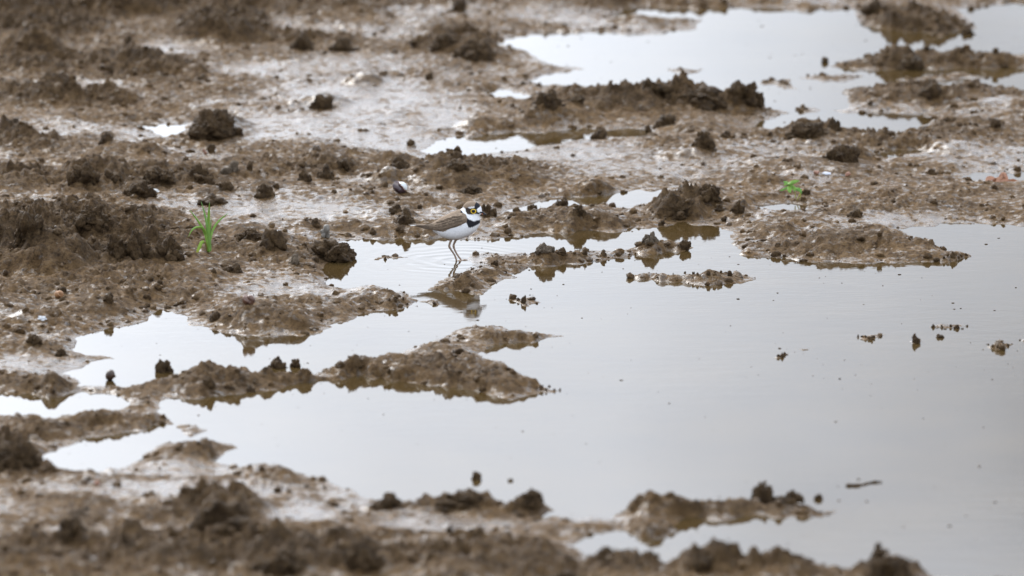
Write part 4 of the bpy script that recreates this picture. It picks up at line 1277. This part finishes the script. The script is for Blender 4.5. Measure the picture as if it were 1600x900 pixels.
def seedling():
    bx, by, bz = hit(325, 394)
    root = empty('grass_seedling', (bx, by, bz - 0.003))
    tag(root, 'bright green grass seedling with one yellowing leaf growing from bare mud', 'grass seedling')
    m = mpp(394)
    k = m / 7.5                          # the close crop shows 7.5 units to a pixel; its root is at (352, 705)
    def L(cx, cy, dy=0): return ((cx - 352) * k, dy, (705 - cy) * k * 1.02 + 0.002)
    g1 = leaf_mat('grass_green', (0.22, 0.37, 0.06), (0.16, 0.31, 0.05))
    g2 = leaf_mat('grass_dark_green', (0.16, 0.30, 0.05), (0.12, 0.26, 0.05))
    gy_ = leaf_mat('grass_yellowing', (0.24, 0.36, 0.03), (0.62, 0.33, 0.03))
    def B(pts, w, mt): return blade('blade', pts, w * k, mt, root)
    B([L(360,705),L(358,560,.002),L(358,400,.004),L(366,250,.002),L(376,122,-.004)], 38, g1)
    B([L(352,705),L(350,560,-.004),L(345,400,-.004),L(318,260,.0),L(276,120,.006)], 30, g2)
    B([L(348,705),L(345,600,-.006),L(320,470,-.008),L(250,340,-.01),L(148,200,-.012)], 34, g1)
    B([L(346,705,.002),L(350,560,-.002),L(320,440,-.012),L(270,390,-.02),L(190,400,-.03),L(130,492,-.034)], 32, g1)
    B([L(365,700),L(380,560,.004),L(410,450,.008),L(480,350,.012),L(590,262,.014)], 30, g1)
    B([L(362,705),L(372,560,.006),L(380,430,.01),L(392,310,.014)], 22, g2)
    B([L(385,690),L(380,620,.002),L(372,520,.004),L(362,420,.006)], 24, g2)
    B([L(338,690,-.002),L(336,640,-.006),L(326,590,-.008),L(312,566,-.01)], 20, leaf_mat('grass_dry', (0.22, 0.17, 0.05), (0.30, 0.14, 0.05)))
    B([L(312,566,-.01),L(280,578,-.014),L(250,640,-.018),L(205,735,-.022)], 46, gy_)
seedling()

def weed():
    bx, by, bz = hit(1247, 312)
    root = empty('weed_seedling', (bx, by, bz - 0.002))
    tag(root, 'small leafy green weed seedling on yellow stems in the mud at right', 'weed seedling')
    k = mpp(312) / 12.85                 # crop units; root at (720, 680)
    def L(cx, cy, dy=0): return ((cx - 720) * k, dy, (680 - cy) * k * 1.02 + 0.002)
    g = leaf_mat('weed_green', (0.16, 0.31, 0.03), (0.14, 0.27, 0.03))
    g2 = leaf_mat('weed_green_dark', (0.11, 0.27, 0.025), (0.11, 0.26, 0.03))
    st = plain('weed_stem', (0.30, 0.27, 0.04), 0.5, (0.20, 0.22, 0.04), 200)
    def stem(pts):
        P = catmull(pts, 5)
        vv, ff = tube(P, np.linspace(11, 7, len(P)) * k, 8)
        mesh_obj('stem', vv, ff, st, root)
    stem([L(700,690),L(740,600,.002),L(785,530,.004),L(790,500,.004)])
    stem([L(770,670,.006),L(775,580,.006),L(790,500,.004)])
    stem([L(665,660,.004),L(660,560,.004),L(630,480,.002),L(580,400,.0)])
    ov = lambda t: np.sin(np.clip(t * 0.94 + 0.05, 0, 1) * math.pi) ** 0.7 + 0.03
    def lf(pts, w, mt, face=(0.1, -0.8, 0.6)): blade('leaf', pts, w * k, mt, root, ov, 0.3, face)
    lf([L(500,370),L(560,350,-.004),L(640,315,-.006),L(745,292,-.006)], 80, g)
    lf([L(570,385),L(545,430,-.006),L(540,470,-.012),L(560,520,-.016)], 95, g)
    lf([L(590,390),L(620,430,-.004),L(640,460,-.008),L(640,500,-.01)], 80, g)
    lf([L(560,380),L(500,350,.004),L(460,345,.006),L(430,325,.008)], 55, g2)
    lf([L(560,390),L(480,375,.0),L(450,385,.0),L(430,400,.0)], 40, g)
    lf([L(560,400),L(500,430,-.004),L(430,465,-.006),L(345,495,-.006)], 45, g2)
    lf([L(650,450),L(690,460,-.004),L(750,480,-.006),L(785,545,-.008)], 75, g2)
    lf([L(790,505,.004),L(805,490,.0),L(820,480,.0),L(832,478,.0)], 28, leaf_mat('weed_tan', (0.42, 0.25, 0.08), (0.40, 0.22, 0.08)))
weed()

def dead_leaf():
    x, y, z = hit(1562, 285)
    root = empty('dead_leaf', (x, y, z))
    tag(root, 'curled orange brown dead leaf at the edge of the right puddle', 'leaf')
    k = mpp(285) / 13.33
    def L(cx, cy, dy=0): return ((cx - 1100) * k, dy, (455 - cy) * k * 1.02)
    m1 = leaf_mat('dry_leaf', (0.43, 0.215, 0.125), (0.40, 0.17, 0.09))
    m2 = leaf_mat('dry_leaf_dark', (0.27, 0.095, 0.03), (0.33, 0.12, 0.04))
    ov = lambda t: np.sin(np.clip(t * 0.9 + 0.06, 0, 1) * math.pi) ** 0.6 + 0.05
    blade('leaf_lobe', [L(1000,440),L(1080,425,.01),L(1180,420,.012),L(1290,450,.01)], 130 * k, m1, root, ov, 0.5, (0, -0.75, 0.65))
    blade('leaf_fold', [L(1100,430,.014),L(1150,360,.016),L(1200,330,.016),L(1270,420,.014)], 110 * k, m1, root, ov, 0.4, (0, -0.9, 0.4))
    blade('leaf_lobe', [L(820,450),L(870,395,.008),L(940,390,.01),L(1010,410,.01)], 100 * k, m1, root, ov, 0.6, (0, -0.75, 0.65))
    blade('leaf_edge', [L(960,430,-.004),L(985,405,-.004),L(1010,395,-.002),L(1030,400,.0)], 70 * k, m2, root, ov, 0.6)
    blade('leaf_tip', [L(1280,445),L(1340,425,.004),L(1400,420,.004),L(1480,445,.004)], 55 * k, m2, root, ov, 0.5, (0, -0.75, 0.65))
    vv, ff = tube([L(1470,440,.004), L(1500,436,.004), L(1540,446,.004)], np.array([9, 8, 6]) * k, 6)
    mesh_obj('leaf_stalk', vv, ff, m2, root)
dead_leaf()
